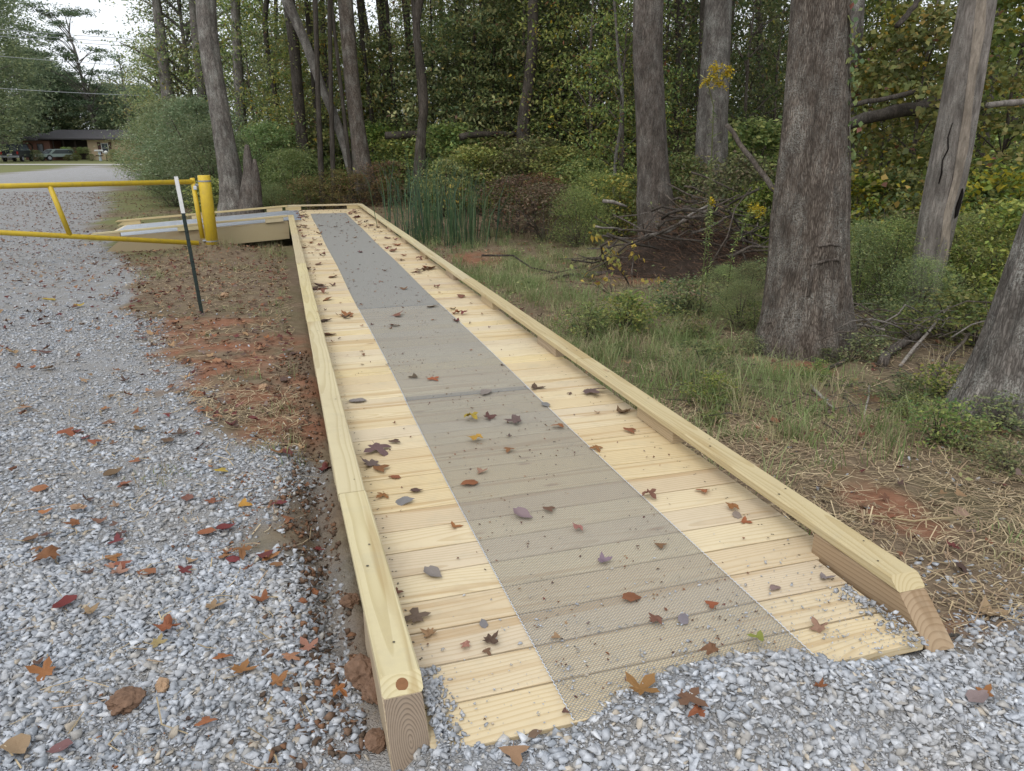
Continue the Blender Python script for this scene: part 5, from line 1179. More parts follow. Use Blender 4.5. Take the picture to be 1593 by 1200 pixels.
pb = yp(1075, 370, 12.2); pbase = Vector((pb.x, 12.2, gz(pb.x, 12.2)))
pile = empty('brush_pile', pbase, 0, 'heap of dead branches and uprooted soil in front of the tall brown trunk', 'brush pile')
# soil and roots heart of the heap
th = np.linspace(0, 2 * math.pi, 40, endpoint=False); V = []; F = []
for i, rr in enumerate(np.linspace(1, 0, 9)):
    for a_ in th:
        q = 1.25 * rr * (1 + .35 * (hnoise(a_ * 2 + 9, rr * 3, 4) - .5)); hgt_ = .62 * (1 - rr ** 2.2) * (.75 + .6 * hnoise(a_ * 1.3 + 4, rr * 5 + 2, 8))
        V.append((math.cos(a_) * q * 1.35, math.sin(a_) * q * .7, hgt_ - .08))
for i in range(8):
    for j in range(40): F.append((i * 40 + j, i * 40 + (j + 1) % 40, (i + 1) * 40 + (j + 1) % 40, (i + 1) * 40 + j))
MB().add(V, F).build('soil_mound', plain('dark_soil', (.05, .038, .03), .95, .05, 0, .6, 14), pile, True)
for i in range(95):
    a_ = rng.uniform(0, 6.28); L = rng.uniform(.5, 1.9); c = Vector((rng.normal(.15, 1.05), rng.normal(-.25, .45), 0)); c.z = max(.1, 1.12 * math.exp(-(c.x / 1.1) ** 2) * rng.uniform(.5, 1.15))
    dirn = Vector((math.cos(a_), math.sin(a_) * .5, rng.normal(.05, .25))); dirn.normalize(); r0 = rng.uniform(.006, .026)
    pts = [c + dirn * L * u + Vector((rng.normal(0, .05), rng.normal(0, .05), rng.normal(0, .035) - .2 * abs(u) * L * .3)) for u in (-.5, -.25, 0, .25, .5)]
    for p in pts: p.z = max(p.z, .02)
    m = MB(); m.tube(pts, [r0, r0 * .9, r0 * .8, r0 * .65, r0 * .4], 6); m.build('branch', M[['branch', 'bark_dark', 'bark_rot', 'branch', 'bark_dark'][i % 5]], pile, True)
for px0, py0, px1, py1, Yq, r0, mt in ((1003, 368, 1105, 318, 11.5, .026, 'deadwood'), (1000, 375, 1150, 303, 11.4, .022, 'branch'), (938, 313, 975, 322, 11.6, .03, 'deadwood'), (925, 352, 965, 356, 11.5, .018, 'deadwood'), (960, 395, 1010, 365, 11.3, .02, 'bark_dark'), (1075, 268, 1150, 300, 12.0, .015, 'branch'), (1065, 290, 1100, 302, 11.8, .014, 'branch'), (1100, 420, 1170, 290, 10.6, .012, 'branch')):
    a_, b_ = yp(px0, py0, Yq) - pbase, yp(px1, py1, Yq + .15) - pbase; jl = (b_ - a_).length * .035; m = MB(); m.tube([a_, a_.lerp(b_, .35) + Vector(rng.normal(0, jl, 3)), a_.lerp(b_, .7) + Vector(rng.normal(0, jl, 3)), b_], [r0, r0 * .95, r0 * .8, r0 * .5], 7); m.build('branch', M[mt], pile, True)
# dry twigs and needles matted on the heap
n = 5000; X = rng.normal(.15, .95, n); Yy = rng.normal(-.2, .45, n); Z = np.clip(1.15 * np.exp(-(X / 1.05) ** 2 - (Yy / .75) ** 2), .02, 2) * rng.uniform(.6, 1.18, n); a_ = rng.uniform(0, 6.28, n); L = rng.uniform(.06, .26, n)
dx, dy, dz = np.cos(a_) * L, np.sin(a_) * L, rng.normal(-.1, .35, n) * L
V = np.stack([np.stack([X, Yy, Z], -1), np.stack([X + .004, Yy, Z + .004], -1), np.stack([X + dx + .002, Yy + dy, Z + dz], -1), np.stack([X + dx, Yy + dy, Z + dz + .002], -1)], 1).reshape(-1, 3)
o = obj('twigs', mesh_np('twigs', V, np.arange(4 * n).reshape(n, 4), M['straw'], np.repeat(np.array([(.16, .085, .05), (.10, .06, .04), (.22, .13, .08), (.08, .055, .045)])[rng.integers(0, 4, n)], 4, 0)), pile); o['kind'] = 'stuff'
tb = gp(1385, 545); tang = empty('twig_tangle', tb, 0, 'tangle of bleached bent twigs over a dark hollow right of the largest trunk', 'brush pile')
for i in range(46):
    a_ = rng.uniform(-.6, .6) + (math.pi if rng.random() < .5 else 0); L = rng.uniform(.35, 1.0); c = Vector((rng.normal(0, .42), rng.normal(.1, .28), rng.uniform(.03, .36))); dirn = Vector((math.cos(a_), math.sin(a_) * .8, rng.normal(0, .22))); r0 = rng.uniform(.003, .009)
    pts = [c + dirn * L * u + Vector((0, 0, .16 * L * (1 - 4 * u * u))) + Vector(rng.normal(0, .018, 3)) for u in (-.5, -.25, 0, .25, .5)]
    for p in pts: p.z = max(p.z, .01)
    m = MB(); m.tube(pts, [r0, r0 * .9, r0 * .8, r0 * .65, r0 * .4], 5); m.build('branch', M[['branch', 'bark_rot', 'deadwood', 'branch'][i % 4]], tang, True)
# single sticks on the right bank
STK = [((905, 432), (985, 421), (1060, 424), .045, 'bark_rot', 'thick curved grey log lying on the slope below the brush pile'),
 ((1045, 432), (1075, 420), (1090, 418), .02, 'branch', 'short straight stick at the right end of the curved log'),
 ((1260, 602), (1276, 622), (1300, 642), .016, 'pale_stick', 'pale straight stick lying on the litter below the largest trunk'),
 ((1312, 620), (1330, 640), (1358, 664), .008, 'branch', 'thin brown stick right of the pale straight one'),
 ((1352, 602), (1350, 625), (1343, 652), .009, 'pale_stick', 'small crooked pale twig on the bare soil'),
 ((1318, 512), (1338, 528), (1368, 560), .019, 'pale_stick', 'grey stick leaning at the right foot of the largest trunk'),
 ((1372, 572), (1395, 548), (1440, 515), .05, 'bark_rot', 'rotten brown log piece between the largest trunk and the edge trunk'),
 ((1400, 572), (1440, 540), (1482, 495), .016, 'pale_stick', 'long thin tan stem leaning beside the rotten log piece'),
 ((1450, 592), (1495, 555), (1545, 480), .018, 'branch', 'long bent branch reaching towards the edge trunk'),
 ((1340, 446), (1370, 440), (1412, 448), .010, 'pale_stick', 'arched bare pale twig left of the dead trunk'),
 ((1335, 512), (1365, 495), (1395, 490), .010, 'pale_stick', 'upper bleached twig of the tangle right of the largest trunk'),
 ((1330, 545), (1370, 530), (1405, 532), .010, 'pale_stick', 'lower bleached twig of the tangle right of the largest trunk'),
 ((1290, 575), (1320, 562), (1350, 560), .02, 'bark_dark', 'dark root end poking from soil at the largest trunk'),
 ((1312, 368), (1322, 369), (1333, 368), .012, 'pale_stick', 'short white stick beside the right edge of the largest trunk'),
 ((1280, 600), (1310, 605), (1345, 598), .008, 'branch', 'thin level twig on the bare soil under the trunk'),
 ((1400, 985), (1455, 1003), (1490, 995), .010, 'bark_dark', 'dark rotten twig at the gravel edge beside the right curb end'),
 ((1320, 800), (1420, 818), (1500, 808), .006, 'straw_', 'long dry stalk lying on the grass right of the boardwalk'),
 ((850, 438), (890, 430), (925, 428), .02, 'branch', 'grey branch lying left of the curved log')]
M['pale_stick'] = bark('pale_stick', (.22, .19, .16), (.42, .385, .34), .1, 40, .3)
M['straw_'] = plain('dry_stalk', (.33, .26, .15), .85, .1)
for p0, p1, p2, r0, mt, lab in STK:
    q = [gp(*p) for p in (p0, p1, p2)]; base = q[0].copy(); rt = empty('fallen_stick', base, 0, lab, 'stick')
    hts = [r0 * .8, r0 * .9 + (.14 if 'lean' in lab or 'arched' in lab or 'reaching' in lab else .02) , r0 + (.28 if 'lean' in lab or 'reaching' in lab else .01)]
    pts = [v - base + Vector((0, 0, h)) for v, h in zip(q, hts)]
    fine = [pts[0], pts[0].lerp(pts[1], .5) + Vector(rng.normal(0, r0 * .5, 3)), pts[1], pts[1].lerp(pts[2], .5) + Vector(rng.normal(0, r0 * .5, 3)), pts[2]]
    m = MB(); m.tube(fine, [r0, r0 * .97, r0 * .88, r0 * .75, r0 * .5], 8); m.build('stick', M[mt], rt, True)
# small deadfall between the trunks
V = MB()
for i in range(420):
    px, py = rng.uniform(880, 1593), rng.uniform(420, 660); p = gp(px, py)
    if clear(p.x, p.y) or gravel_sd(p.x, p.y) > 0 or sd(p.x, p.y)[0] < 2.8: continue
    a_ = rng.uniform(0, 6.28); L = rng.uniform(.15, .6); d = Vector((math.cos(a_), math.sin(a_), rng.normal(.05, .12))) * L; r0 = rng.uniform(.002, .007)
    V.tube([p + Vector((0, 0, .01)), p + d * .5 + Vector((rng.normal(0, .02), rng.normal(0, .02), .03)), p + d + Vector((0, 0, .02))], [r0, r0 * .8, r0 * .4], 5, False)
tag(V.build('twig_litter', M['branch'], None, True), kind='stuff')
# soil clods that broke off beside the near left curb
cl = hull_protos(4, 26, 9, .8)
CLD = [((567, 1057), .062, 'large brown clod wedged against the near left curb end'), ((586, 1082), .05, 'clod touching the end of the near left curb'), ((545, 940), .045, 'clod above the dark gap beside the left curb'), ((195, 1098), .06, 'large crumbly brown clod alone on the gravel'), ((254, 1070), .034, 'small tan clod beside the large crumbly one'), ((487, 925), .026, 'rusty clod on the gravel left of the dark gap'), ((470, 940), .026, 'rusty clod left of its like near the dark gap'), ((585, 1160), .05, 'flat brown clod at the foot of the left end block'), ((350, 463), .06, 'pale tan stone lying on soil right of the T-post'), ((410, 607), .05, 'orange tan stone on the clay beside the left curb')]
for (px, py), r0, lab in CLD:
    p = gp(px, py); bm = bmesh.new(); bmesh.ops.create_icosphere(bm, subdivisions=4, radius=1.0); sh = rng.uniform(.65, 1.1, 3) * (1, 1, .75); o1 = rng.uniform(0, 50, 3)
    for v in bm.verts:
        q = v.co.copy(); n1_ = fbm(q.x * 1.5 + o1[0], q.y * 1.5 + q.z * 1.3 + o1[1], 5, 4); n2_ = fbm(q.x * 5 + q.z * 4 + o1[2], q.y * 5 - q.z * 3 + 30, 8, 3)
        v.co = Vector((q.x * sh[0], q.y * sh[1], q.z * sh[2])) * r0 * float(.55 + .75 * n1_ + .35 * (n2_ - .5))
    me = bpy.data.meshes.new('dirt_clod'); bm.to_mesh(me); bm.free()
    col_ = (.17, .105, .07) if 'rust' not in lab and 'tan' not in lab else ((.24, .105, .055) if 'rust' in lab else (.36, .24, .15))
    ca = me.color_attributes.new('col', 'FLOAT_COLOR', 'POINT'); ca.data.foreach_set('color', np.tile([*col_, 1.0], len(me.vertices)).astype(np.float32)); me.materials.append(M['clod'])
    tag(obj('stone' if 'stone' in lab else 'dirt_clod', me, None, p + Vector((0, 0, r0 * .35)), (0, 0, rng.uniform(0, 6))), lab, 'stone' if 'stone' in lab else 'clod')
# loose crumbs of red soil on the near gravel
x, y = field(9000, 1.4, 4, -.75, .1, .3); s, d = sd(x, y); k = (rng.random(len(x)) < .8 * np.exp(-((s + .1) / .45) ** 2) * sstep(.45, .6, fbm(x * 3, y * 3, 33))) & (s < .1); x, y = x[k], y[k]; n = len(x); S = .003 * 5 ** (rng.random(n) ** 2)
v, f, c = scatter(lp, np.stack([x, y, ground(x, y) + .012], -1), S, rotm(rng.uniform(0, 6.28, n), rng.normal(0, .3, n), rng.normal(0, .3, n)), np.array([(.22, .10, .055), (.16, .085, .055), (.28, .15, .09)])[rng.integers(0, 3, n)])
tag(obj('soil_crumbs', mesh_np('soil_crumbs', v, f, M['clod'], c)), kind='stuff')

n = 5200; d = rng.uniform(1.75, 7, n); s_ = .06 + rng.normal(-.04, .10, n); k = (s_ < .12) & (rng.random(n) < np.where(d < 4, 1, .5)); d, s_ = d[k], s_[k]; n = len(d); x, y = d * SY + s_ * CY, d * CY - s_ * SY; S = .004 * 7 ** (rng.random(n) ** 2.2)
v, f, c = scatter(hp, np.stack([x, y, ground(x, y) + S * .4], -1), S, rotm(rng.uniform(0, 6.28, n), rng.normal(0, .5, n), rng.normal(0, .5, n)), np.array([(.13, .085, .06), (.10, .07, .05), (.17, .11, .075), (.20, .11, .065)])[rng.integers(0, 4, n)])
tag(obj('loose_soil', mesh_np('loose_soil', v, f, M['clod'], c)), kind='stuff')
n = 900; s_ = .285 + np.abs(rng.normal(0, .035, n)); d = rng.uniform(1.60, 2.0, n); hgt_ = .045 * np.exp(-((s_ - .27) / .05) ** 2) * (1 - sstep(1.7, 2.0, d)); n = len(s_); S = .004 * 5 ** (rng.random(n) ** 1.5); sr = np.where(rng.random(n) < .72, s_, 2.25 - s_)
P = np.stack([d * SY + sr * CY, d * CY - sr * SY, zd(d) + hgt_ * rng.random(n) + S * .3], -1)
v, f, c = scatter(hp, P, S, rotm(rng.uniform(0, 6.28, n), rng.normal(0, .4, n), rng.normal(0, .4, n)), STONEC[rng.choice(len(STONEC), n, p=STONEP)])
tag(obj('heaped_gravel', mesh_np('heaped_gravel', v, f, M['stone'], c)), kind='stuff')

n = 1500; d = 1.7 + 9 * rng.random(n) ** 1.3; s_ = np.where(rng.random(n) < .75, rng.uniform(ML0, ML1, n), rng.uniform(.28, 1.97, n)); k = fbm(s_ * 5 + 8, d * 3, 44) > .47; d, s_ = d[k], s_[k]; n = len(d)
v, f, c = scatter(LEAFP, np.stack([d * SY + s_ * CY, d * CY - s_ * SY, zd(d) + .006], -1), rng.uniform(.003, .010, n), rotm(rng.uniform(0, 6.28, n), rng.normal(0, .4, n), rng.normal(0, .4, n)), LIT[rng.integers(0, 7, n)] * rng.uniform(.5, 1.2, (n, 1)))
tag(obj('leaf_crumbs', mesh_np('leaf_crumbs', v, f, M['litter'], c)), kind='stuff')
# ------------------------------------------------------------------ fallen leaves, one by one
LF = {'m': [leaf_proto(outline_maple(5, .46), c_, f_, i, .05) for i, (c_, f_) in enumerate(((.10, .05), (.28, .12), (-.22, .0), (.40, -.1)))],
      's': [leaf_proto(outline_maple(3, .55), c_, f_, 10 + i, .05) for i, (c_, f_) in enumerate(((.12, .1), (.35, .1), (-.2, .1)))],
      'o': [leaf_proto(outline_oval(), c_, f_, 20 + i, .04) for i, (c_, f_) in enumerate(((.10, .25), (.3, .35), (-.15, .1)))],
      'c': [leaf_proto(outline_maple(5, .6), c_, f_, 30 + i, .16) for i, (c_, f_) in enumerate(((.55, .25), (.4, -.25), (-.4, .4)))]}
COLR = {'rust': (.30, .115, .05), 'orange': (.40, .16, .055), 'brown': (.22, .12, .072), 'dark': (.125, .075, .055), 'tan': (.42, .27, .16), 'mauve': (.30, .25, .235), 'red': (.20, .035, .04), 'yellow': (.55, .34, .05), 'purple': (.20, .125, .105), 'pink': (.42, .22, .15), 'green': (.24, .32, .07)}
def put_leaf(P, size, ty, colr, lab, grp=None, deck=False):
    v = int(rng.integers(0, len(LF[ty]))); o = obj('fallen_leaf', LF[ty][v], None, P, (rng.normal(0, .12), rng.normal(0, .12), rng.uniform(0, 6.28)), size * rng.uniform(.92, 1.08))
    o.color = (*[c_ * rng.uniform(.85, 1.15) for c_ in COLR[colr]], 1); tag(o, lab, 'leaf', grp); return o
DL = [(614, 921, .034, 's', 'brown', 'brown pointed leaf against the left curb, second up from the large withered one'), (648, 962, .056, 'm', 'purple', 'large withered grey brown maple leaf against the near left curb'), (668, 984, .034, 'c', 'tan', 'curled pale brown leaf just below the large withered leaf'), (752, 969, .022, 'o', 'mauve', 'small mauve cupped leaf on the near pale boards left of the mesh'), (762, 995, .034, 'c', 'dark', 'dark folded leaf on the near pale boards left of the mesh'), (725, 1006, .024, 'c', 'tan', 'crumpled tan leaf left of the dark folded leaf'), (757, 1012, .020, 's', 'brown', 'tiny brown leaf below the dark folded leaf'),
 (586, 700, .085, 'm', 'purple', 'largest purple brown leaf pair beside the left curb'), (578, 721, .062, 'm', 'purple', 'purple maple leaf below the largest pair by the left curb'), (591, 731, .050, 's', 'rust', 'rust red leaf lying below the purple maple leaf'), (614, 742, .026, 'o', 'rust', 'small rust leaf right of the rust red one on the left boards'), (596, 771, .042, 'm', 'orange', 'orange star shaped leaf on the left boards'), (629, 780, .044, 'o', 'mauve', 'pale mauve leaf with a long stem on the left boards'), (648, 764, .028, 'o', 'dark', 'dark sliver of leaf at the left edge of the mesh'), (614, 688, .040, 's', 'dark', 'dark brown leaf right of the largest purple pair'), (555, 624, .052, 'o', 'mauve', 'lilac grey oval leaf on the left boards, far from the others'), (706, 818, .034, 's', 'orange', 'orange brown leaf at the left edge of the mesh'), (674, 893, .038, 'o', 'mauve', 'pale lilac leaf with a stem on the near left boards'),
 (733, 653, .052, 'c', 'yellow', 'upper yellow brown leaf on the mesh strip'), (758, 651, .046, 'c', 'dark', 'dark crumpled leaf right of the upper yellow one'), (803, 657, .06, 'c', 'purple', 'matted dark leaf on the right half of the mesh'), (739, 687, .048, 'c', 'yellow', 'lower bright yellow leaf on the mesh strip'), (730, 753, .042, 'o', 'rust', 'red brown oval leaf on the left half of the mesh'), (750, 735, .036, 's', 'pink', 'pinkish torn leaf above the red brown oval'), (792, 701, .040, 's', 'rust', 'small rust leaf right of the lower yellow one'), (813, 803, .044, 'o', 'mauve', 'pale mauve heart shaped leaf in the middle of the mesh'), (853, 795, .036, 's', 'brown', 'brown leaf right of the pale heart shaped one'), (897, 825, .036, 'c', 'pink', 'pale orange curled leaf on the right half of the mesh'), (937, 874, .036, 'c', 'mauve', 'lilac crumpled leaf on the right half of the mesh'), (983, 931, .036, 'o', 'rust', 'round red brown leaf on the near mesh'), (871, 665, .048, 's', 'orange', 'orange leaf at the right edge of the mesh'), (1028, 849, .032, 's', 'brown', 'dark brown leaf near the right mesh edge'), (1107, 941, .028, 's', 'rust', 'small rust leaf on the mesh near its right lower edge'), (1063, 964, .030, 'o', 'mauve', 'lilac leaf right of the crumpled one on the near mesh'), (1018, 969, .032, 'c', 'brown', 'crumpled brown leaf on the near mesh'), (755, 612, .05, 'o', 'mauve', 'lilac leaf lying along the mesh seam'), (645, 587, .046, 's', 'dark', 'dark leaf just above the nearest mesh seam'), (673, 590, .058, 'm', 'orange', 'orange leaf just above the nearest mesh seam'), (866, 991, .022, 's', 'pink', 'tiny orange leaf on the near left part of the mesh'),
 (920, 612, .10, 'm', 'purple', 'large dark red brown leaf on the right boards near the rail'), (832, 603, .062, 's', 'dark', 'dark leaf just right of the mesh seam'), (927, 697, .044, 'm', 'orange', 'orange star leaf on the right boards beside the mesh edge'), (967, 642, .056, 'c', 'brown', 'brown leaf lodged against the curb block'), (979, 671, .050, 's', 'rust', 'rust leaf on the right boards below the curb block'), (848, 630, .04, 'o', 'mauve', 'small lilac leaf on the right boards below the seam'), (1010, 772, .046, 'c', 'brown', 'brown curled leaf touching the right mesh edge'), (1094, 764, .044, 's', 'orange', 'orange brown leaf on the right boards under the rail'), (1138, 791, .036, 'c', 'orange', 'amber curled leaf on the right boards'), (1146, 800, .028, 'o', 'mauve', 'lilac leaf just below the amber curled one'), (1158, 810, .030, 's', 'orange', 'small orange leaf right of the amber curled one'), (1205, 914, .030, 'o', 'mauve', 'smaller lilac leaf on the near right boards'), (1282, 898, .036, 's', 'mauve', 'larger lilac leaf beside the end block on the right boards'), (1275, 978, .036, 'c', 'tan', 'pale brown torn leaf on the lowest right board'), (1180, 1004, .036, 's', 'green', 'fresh green leaf on the gravel lip of the mesh'), (1106, 1031, .042, 'c', 'brown', 'brown folded leaf on the gravel lip'), (878, 1107, .016, 's', 'dark', 'tiny dark red leaf at the near left mesh corner'), (833, 1140, .018, 'o', 'purple', 'small purple leaf at the near edge of the lowest board'),
 (541, 490, .09, 'm', 'orange', 'orange star leaf on the left boards, by the far mesh seam'), (505, 499, .07, 'o', 'dark', 'dark upright leaf by the far left curb'), (497, 449, .10, 'o', 'dark', 'long dark leaf in the far left boards'), (617, 491, .085, 's', 'brown', 'brown leaf on the mesh between the two seams'), (672, 478, .085, 's', 'brown', 'brown leaf at the right mesh edge, by the far seam')]
for px, py, sz, ty, cl_, lab in DL:
    s, d = dp(px, py, .008); on = ML0 - .01 < s < ML1 + .01
    put_leaf(W(s, d, .010 if on else .004) + (Vector((0, 0, .03)) if d < 1.9 and 'lip' in lab else Vector()), sz * 1.22, ty, cl_, lab)
GL = [(77, 881, .085, 'c', 'rust', 'largest rust coloured leaf on the gravel at the left edge'), (183, 848, .050, 's', 'red', 'dark red leaf right of the largest rust leaf on the gravel'), (102, 948, .052, 'o', 'red', 'round crimson leaf on the gravel'), (69, 803, .048, 's', 'orange', 'orange leaf left of the pair of tan leaves on the gravel'), (125, 797, .055, 'c', 'tan', 'upper tan orange leaf of the close group on the gravel'), (117, 822, .05, 'c', 'rust', 'lower rust leaf of the close group on the gravel'), (158, 817, .048, 's', 'brown', 'brown red leaf right of the close group on the gravel'), (260, 986, .055, 'c', 'rust', 'folded rust leaf on the gravel, above a tan one'), (246, 1006, .044, 'm', 'tan', 'tan starry leaf tucked under the folded rust leaf'), (139, 961, .046, 'c', 'tan', 'tan leaf right of the round crimson one'), (72, 1052, .062, 'm', 'orange', 'orange leaf with a dark curled partner at the lower left'), (58, 1041, .03, 'c', 'dark', 'dark curled leaf behind the lower left orange one'), (322, 1134, .042, 's', 'orange', 'orange leaf low on the gravel left of the boardwalk end'), (293, 780, .05, 'o', 'brown', 'dull brown leaf on the gravel left of the yellow leaves'), (345, 739, .052, 's', 'yellow', 'bright golden leaf on the gravel'), (379, 789, .05, 's', 'yellow', 'yellow leaf with a red stem spot, lower of the two yellow ones on gravel'), (435, 788, .042, 'o', 'red', 'crimson leaf on the gravel right of the lower yellow leaf'), (422, 872, .055, 's', 'orange', 'orange brown leaf on the gravel above the soil clods'), (495, 860, .050, 'm', 'red', 'dark red leaf near the left curb'), (331, 950, .058, 'm', 'tan', 'pale tan maple leaf lying flat on the gravel'), (375, 1049, .062, 'm', 'orange', 'bright orange maple leaf on the gravel left of the curb end'), (347, 1032, .05, 's', 'orange', 'orange leaf overlapping the bright orange maple'), (452, 1032, .048, 'm', 'pink', 'pale pink tan maple leaf on the gravel'), (481, 1014, .050, 'm', 'pink', 'pale pink leaf right behind the other pale one'), (432, 1070, .045, 'c', 'orange', 'amber curled leaf below the pale pink pair'), (527, 1086, .035, 'c', 'orange', 'amber leaf standing beside the clods at the curb end'), (433, 709, .075, 's', 'rust', 'red brown leaf on the soil below the clay patch'), (104, 678, .085, 's', 'rust', 'upper rust leaf at the left edge of gravel'), (168, 662, .07, 's', 'brown', 'brown leaf right of the upper rust leaf on gravel'), (145, 694, .06, 's', 'rust', 'rust leaf below the upper rust leaf on gravel'), (216, 673, .07, 'm', 'brown', 'brown star leaf on the gravel left of the clay'), (76, 576, .085, 'm', 'brown', 'dark brown leaf far left on the gravel'), (22, 553, .09, 'c', 'tan', 'tan leaf at the far left edge, on bare fines'), (70, 552, .08, 's', 'dark', 'dark leaf above the dark brown one on the gravel'), (75, 469, .11, 'o', 'yellow', 'golden leaf on the distant gravel'), (126, 478, .09, 's', 'yellow', 'pale yellow leaf right of the distant golden one'), (325, 642, .08, 's', 'rust', 'red leaf on the soil under the clay patch'), (996, 1081, .075, 'm', 'orange', 'big orange brown maple leaf on the gravel in front of the mesh'), (1069, 1094, .070, 'm', 'brown', 'big brown maple leaf right of the orange one in front of the mesh'), (1520, 1092, .045, 'o', 'mauve', 'mauve leaf on the gravel at the right'), (1531, 1085, .036, 's', 'orange', 'small orange leaf touching the mauve leaf at the right'), (1085, 1120, .04, 'c', 'rust', 'curled rust leaf below the big brown maple leaf'), (1273, 1076, .03, 'c', 'rust', 'small rust leaf on the gravel below the right boards'), (800, 1178, .06, 's', 'pink', 'pale brown leaf at the bottom edge on the gravel'), (1493, 801, .055, 'o', 'tan', 'tan orange leaf lying on the dry grass at the right'), (1341, 792, .05, 'c', 'brown', 'brown curled leaf on the dry grass near the right rail'), (1535, 960, .075, 'c', 'tan', 'large papery tan leaf on the straw by the end of the right curb'), (262, 690, .06, 'o', 'brown', 'flat brown leaf left of the clay patch edge'), (30, 1170, .06, 'o', 'tan', 'tan leaf in the lower left corner'), (95, 1172, .04, 'o', 'purple', 'purple leaf near the lower left corner'), (410, 940, .05, 'c', 'rust', 'rusty leaf right of the pale tan maple leaf'), (195, 760, .05, 's', 'rust', 'rust leaf in the middle of the gravel'), (40, 640, .07, 's', 'tan', 'tan leaf left of the upper rust leaf on gravel'), (505, 735, .06, 'c', 'red', 'dark red leaf touching the left curb'), (512, 690, .06, 's', 'brown', 'brown leaf on soil beside the left curb, above the red one')]
for px, py, sz, ty, cl_, lab in GL:
    p = gp(px, py); put_leaf(p + Vector((0, 0, .018 if gravel_sd(p.x, p.y) > 0 else .012)), sz, ty, cl_, lab)
kk = 0
while kk < 105:     # far boards thick with small leaves
    d = 6.5 + 14.0 * rng.random() ** .75; s = rng.choice([rng.uniform(.28, .66), rng.uniform(.7, 1.55), rng.uniform(1.58, 1.95), rng.uniform(1.6, 1.95), rng.uniform(.28, .6)])
    if .68 < s < 1.56 and rng.random() < .4: continue
    ck = str(rng.choice(['brown', 'rust', 'dark', 'purple', 'brown', 'red'])); zn_ = 'left boards' if s < ML0 else ('mesh strip' if s < ML1 else 'right boards'); dn_ = 'middle stretch' if d < 10 else ('farther stretch' if d < 15 else 'far end')
    put_leaf(W(s, d, .008), rng.uniform(.05, .095), rng.choice(['s', 'm', 'c', 'c', 'o']), ck, f'small {dict(dark="dark brown", purple="purplish brown", red="dark red").get(ck, ck)} leaf on the {zn_}, {dn_} of the boardwalk', 'leaves strewn over the far boards'); kk += 1
kk = 0
while kk < 75:
    px, py = rng.uniform(0, 520), 380 + 520 * rng.random() ** 1.3; p = gp(px, py)
    if clear(p.x, p.y): continue
    ck = str(rng.choice(['brown', 'rust', 'rust', 'dark', 'tan', 'red', 'orange'])); zn_ = 'pale gravel' if gravel_sd(p.x, p.y) > 0 else 'bare soil'; dn_ = 'nearer the viewer' if p.y < 4.5 else ('beside the clay patch' if p.y < 8 else 'towards the gate')
    put_leaf(p + Vector((0, 0, .015)), rng.uniform(.03, .06), rng.choice(['s', 'm', 'c', 'o']), ck, f'dry {dict(dark="dark brown", red="dark red").get(ck, ck)} leaf on the {zn_} left of the boardwalk, {dn_}', 'leaves scattered left of the boardwalk'); kk += 1
# loose stems on the boards

LMK = [(340, 'the grey leaning tree'), (460, 'the dark straight trunk'), (555, 'the V of trunks'), (650, 'the wavy trunk'), (725, 'the thin pale trunk'), (820, 'the black trunk'), (885, 'the pale slim trunk'), (960, 'the crooked sapling'), (1012, 'the tall brown trunk'), (1110, 'the furrowed trunk'), (1265, 'the largest trunk'), (1495, 'the leaning dead trunk'), (1640, 'the trunk at the right edge')]
def relabel():
    seen = {}
    for o in [o for o in COL.objects if o.parent is None and o.get('group') in ('slim trunks at the wood edge', 'trees deep in the woods', 'young trees at the back of the woods', 'undergrowth shrubs in the woods', 'undergrowth shrubs behind the right trunks', 'weeds on the right bank')]:
        x, y, z = o.location; px = 796.5 + FPX * x / (y * PC - (z - CAMH) * PS); lm = min(LMK, key=lambda q: abs(q[0] - px)); side = 'left of' if px < lm[0] - 12 else ('right of' if px > lm[0] + 12 else 'behind')
        kind = {'tree': 'dim slender tree', 'young tree': 'leafy young tree', 'shrub': 'leafy shrub', 'weed': 'small leafy weed'}[o['category']]
        if o['category'] in ('shrub', 'weed'):
            f = [c for c in o.children if c.name.startswith('foliage')][0].data
            ad = [k for k, v in SH.items() if f in [q[0] for q in v]][0]; kind = {'green': 'fresh green ', 'dull': 'dull green ', 'yellow': 'yellowish ', 'olive': 'tawny ', 'feather': 'fine leaved ', 'weed': ''}.get(ad, '') + kind.replace('leafy shrub', 'shrub')
        if o['group'].startswith('slim'): kind = 'slim dark trunk'
        dep = 'deep' if y > 40 else ('set back' if y > 28 else ('mid distance' if y > 9 else 'close'))
        o['label'] = f"{kind} {side} {lm[1]}, " + {'deep': 'deep in the woods', 'set back': 'well back in the woods', 'mid distance': 'at the wood edge', 'close': 'on the near bank'}[dep]
relabel()
# ------------------------------------------------------------------ the far left: house, vehicles, tall trees, wires
HY = 100.0
M['brick'] = plain('red_brick', (.17, .09, .07), .9, .1, 0, .25, 14); M['tan'] = plain('tan_siding', (.50, .38, .25), .8, .2, 0, .08, 4); M['roofm'] = plain('dark_shingle', (.085, .08, .082), .9, .1, 0, .25, 6); M['trimw'] = plain('white_trim', (.6, .6, .58), .6, .3); M['shutter'] = plain('brown_shutter', (.10, .055, .045), .7, .2); M['glass'] = plain('dark_glass', (.05, .06, .07), .15, .5); M['shade'] = plain('shade_and_timber', (.05, .04, .035), .9, .1)
def hx(px): return yp(px, 240, HY).x
x0, x1, x2, x3 = hx(39), hx(80), hx(136), hx(250); zb = gz(x1, HY); 
house = empty('house', (x1, HY, zb), 0, 'long low brick and tan house with a dark roof at the end of the drive', 'house')
def hb_(name, xa, xb, ya, yb, za, zc, mat, par=None, c=0): return MB().box(xa - x1, xb - x1, ya, yb, za, zc, c).build(name, mat, par or house)
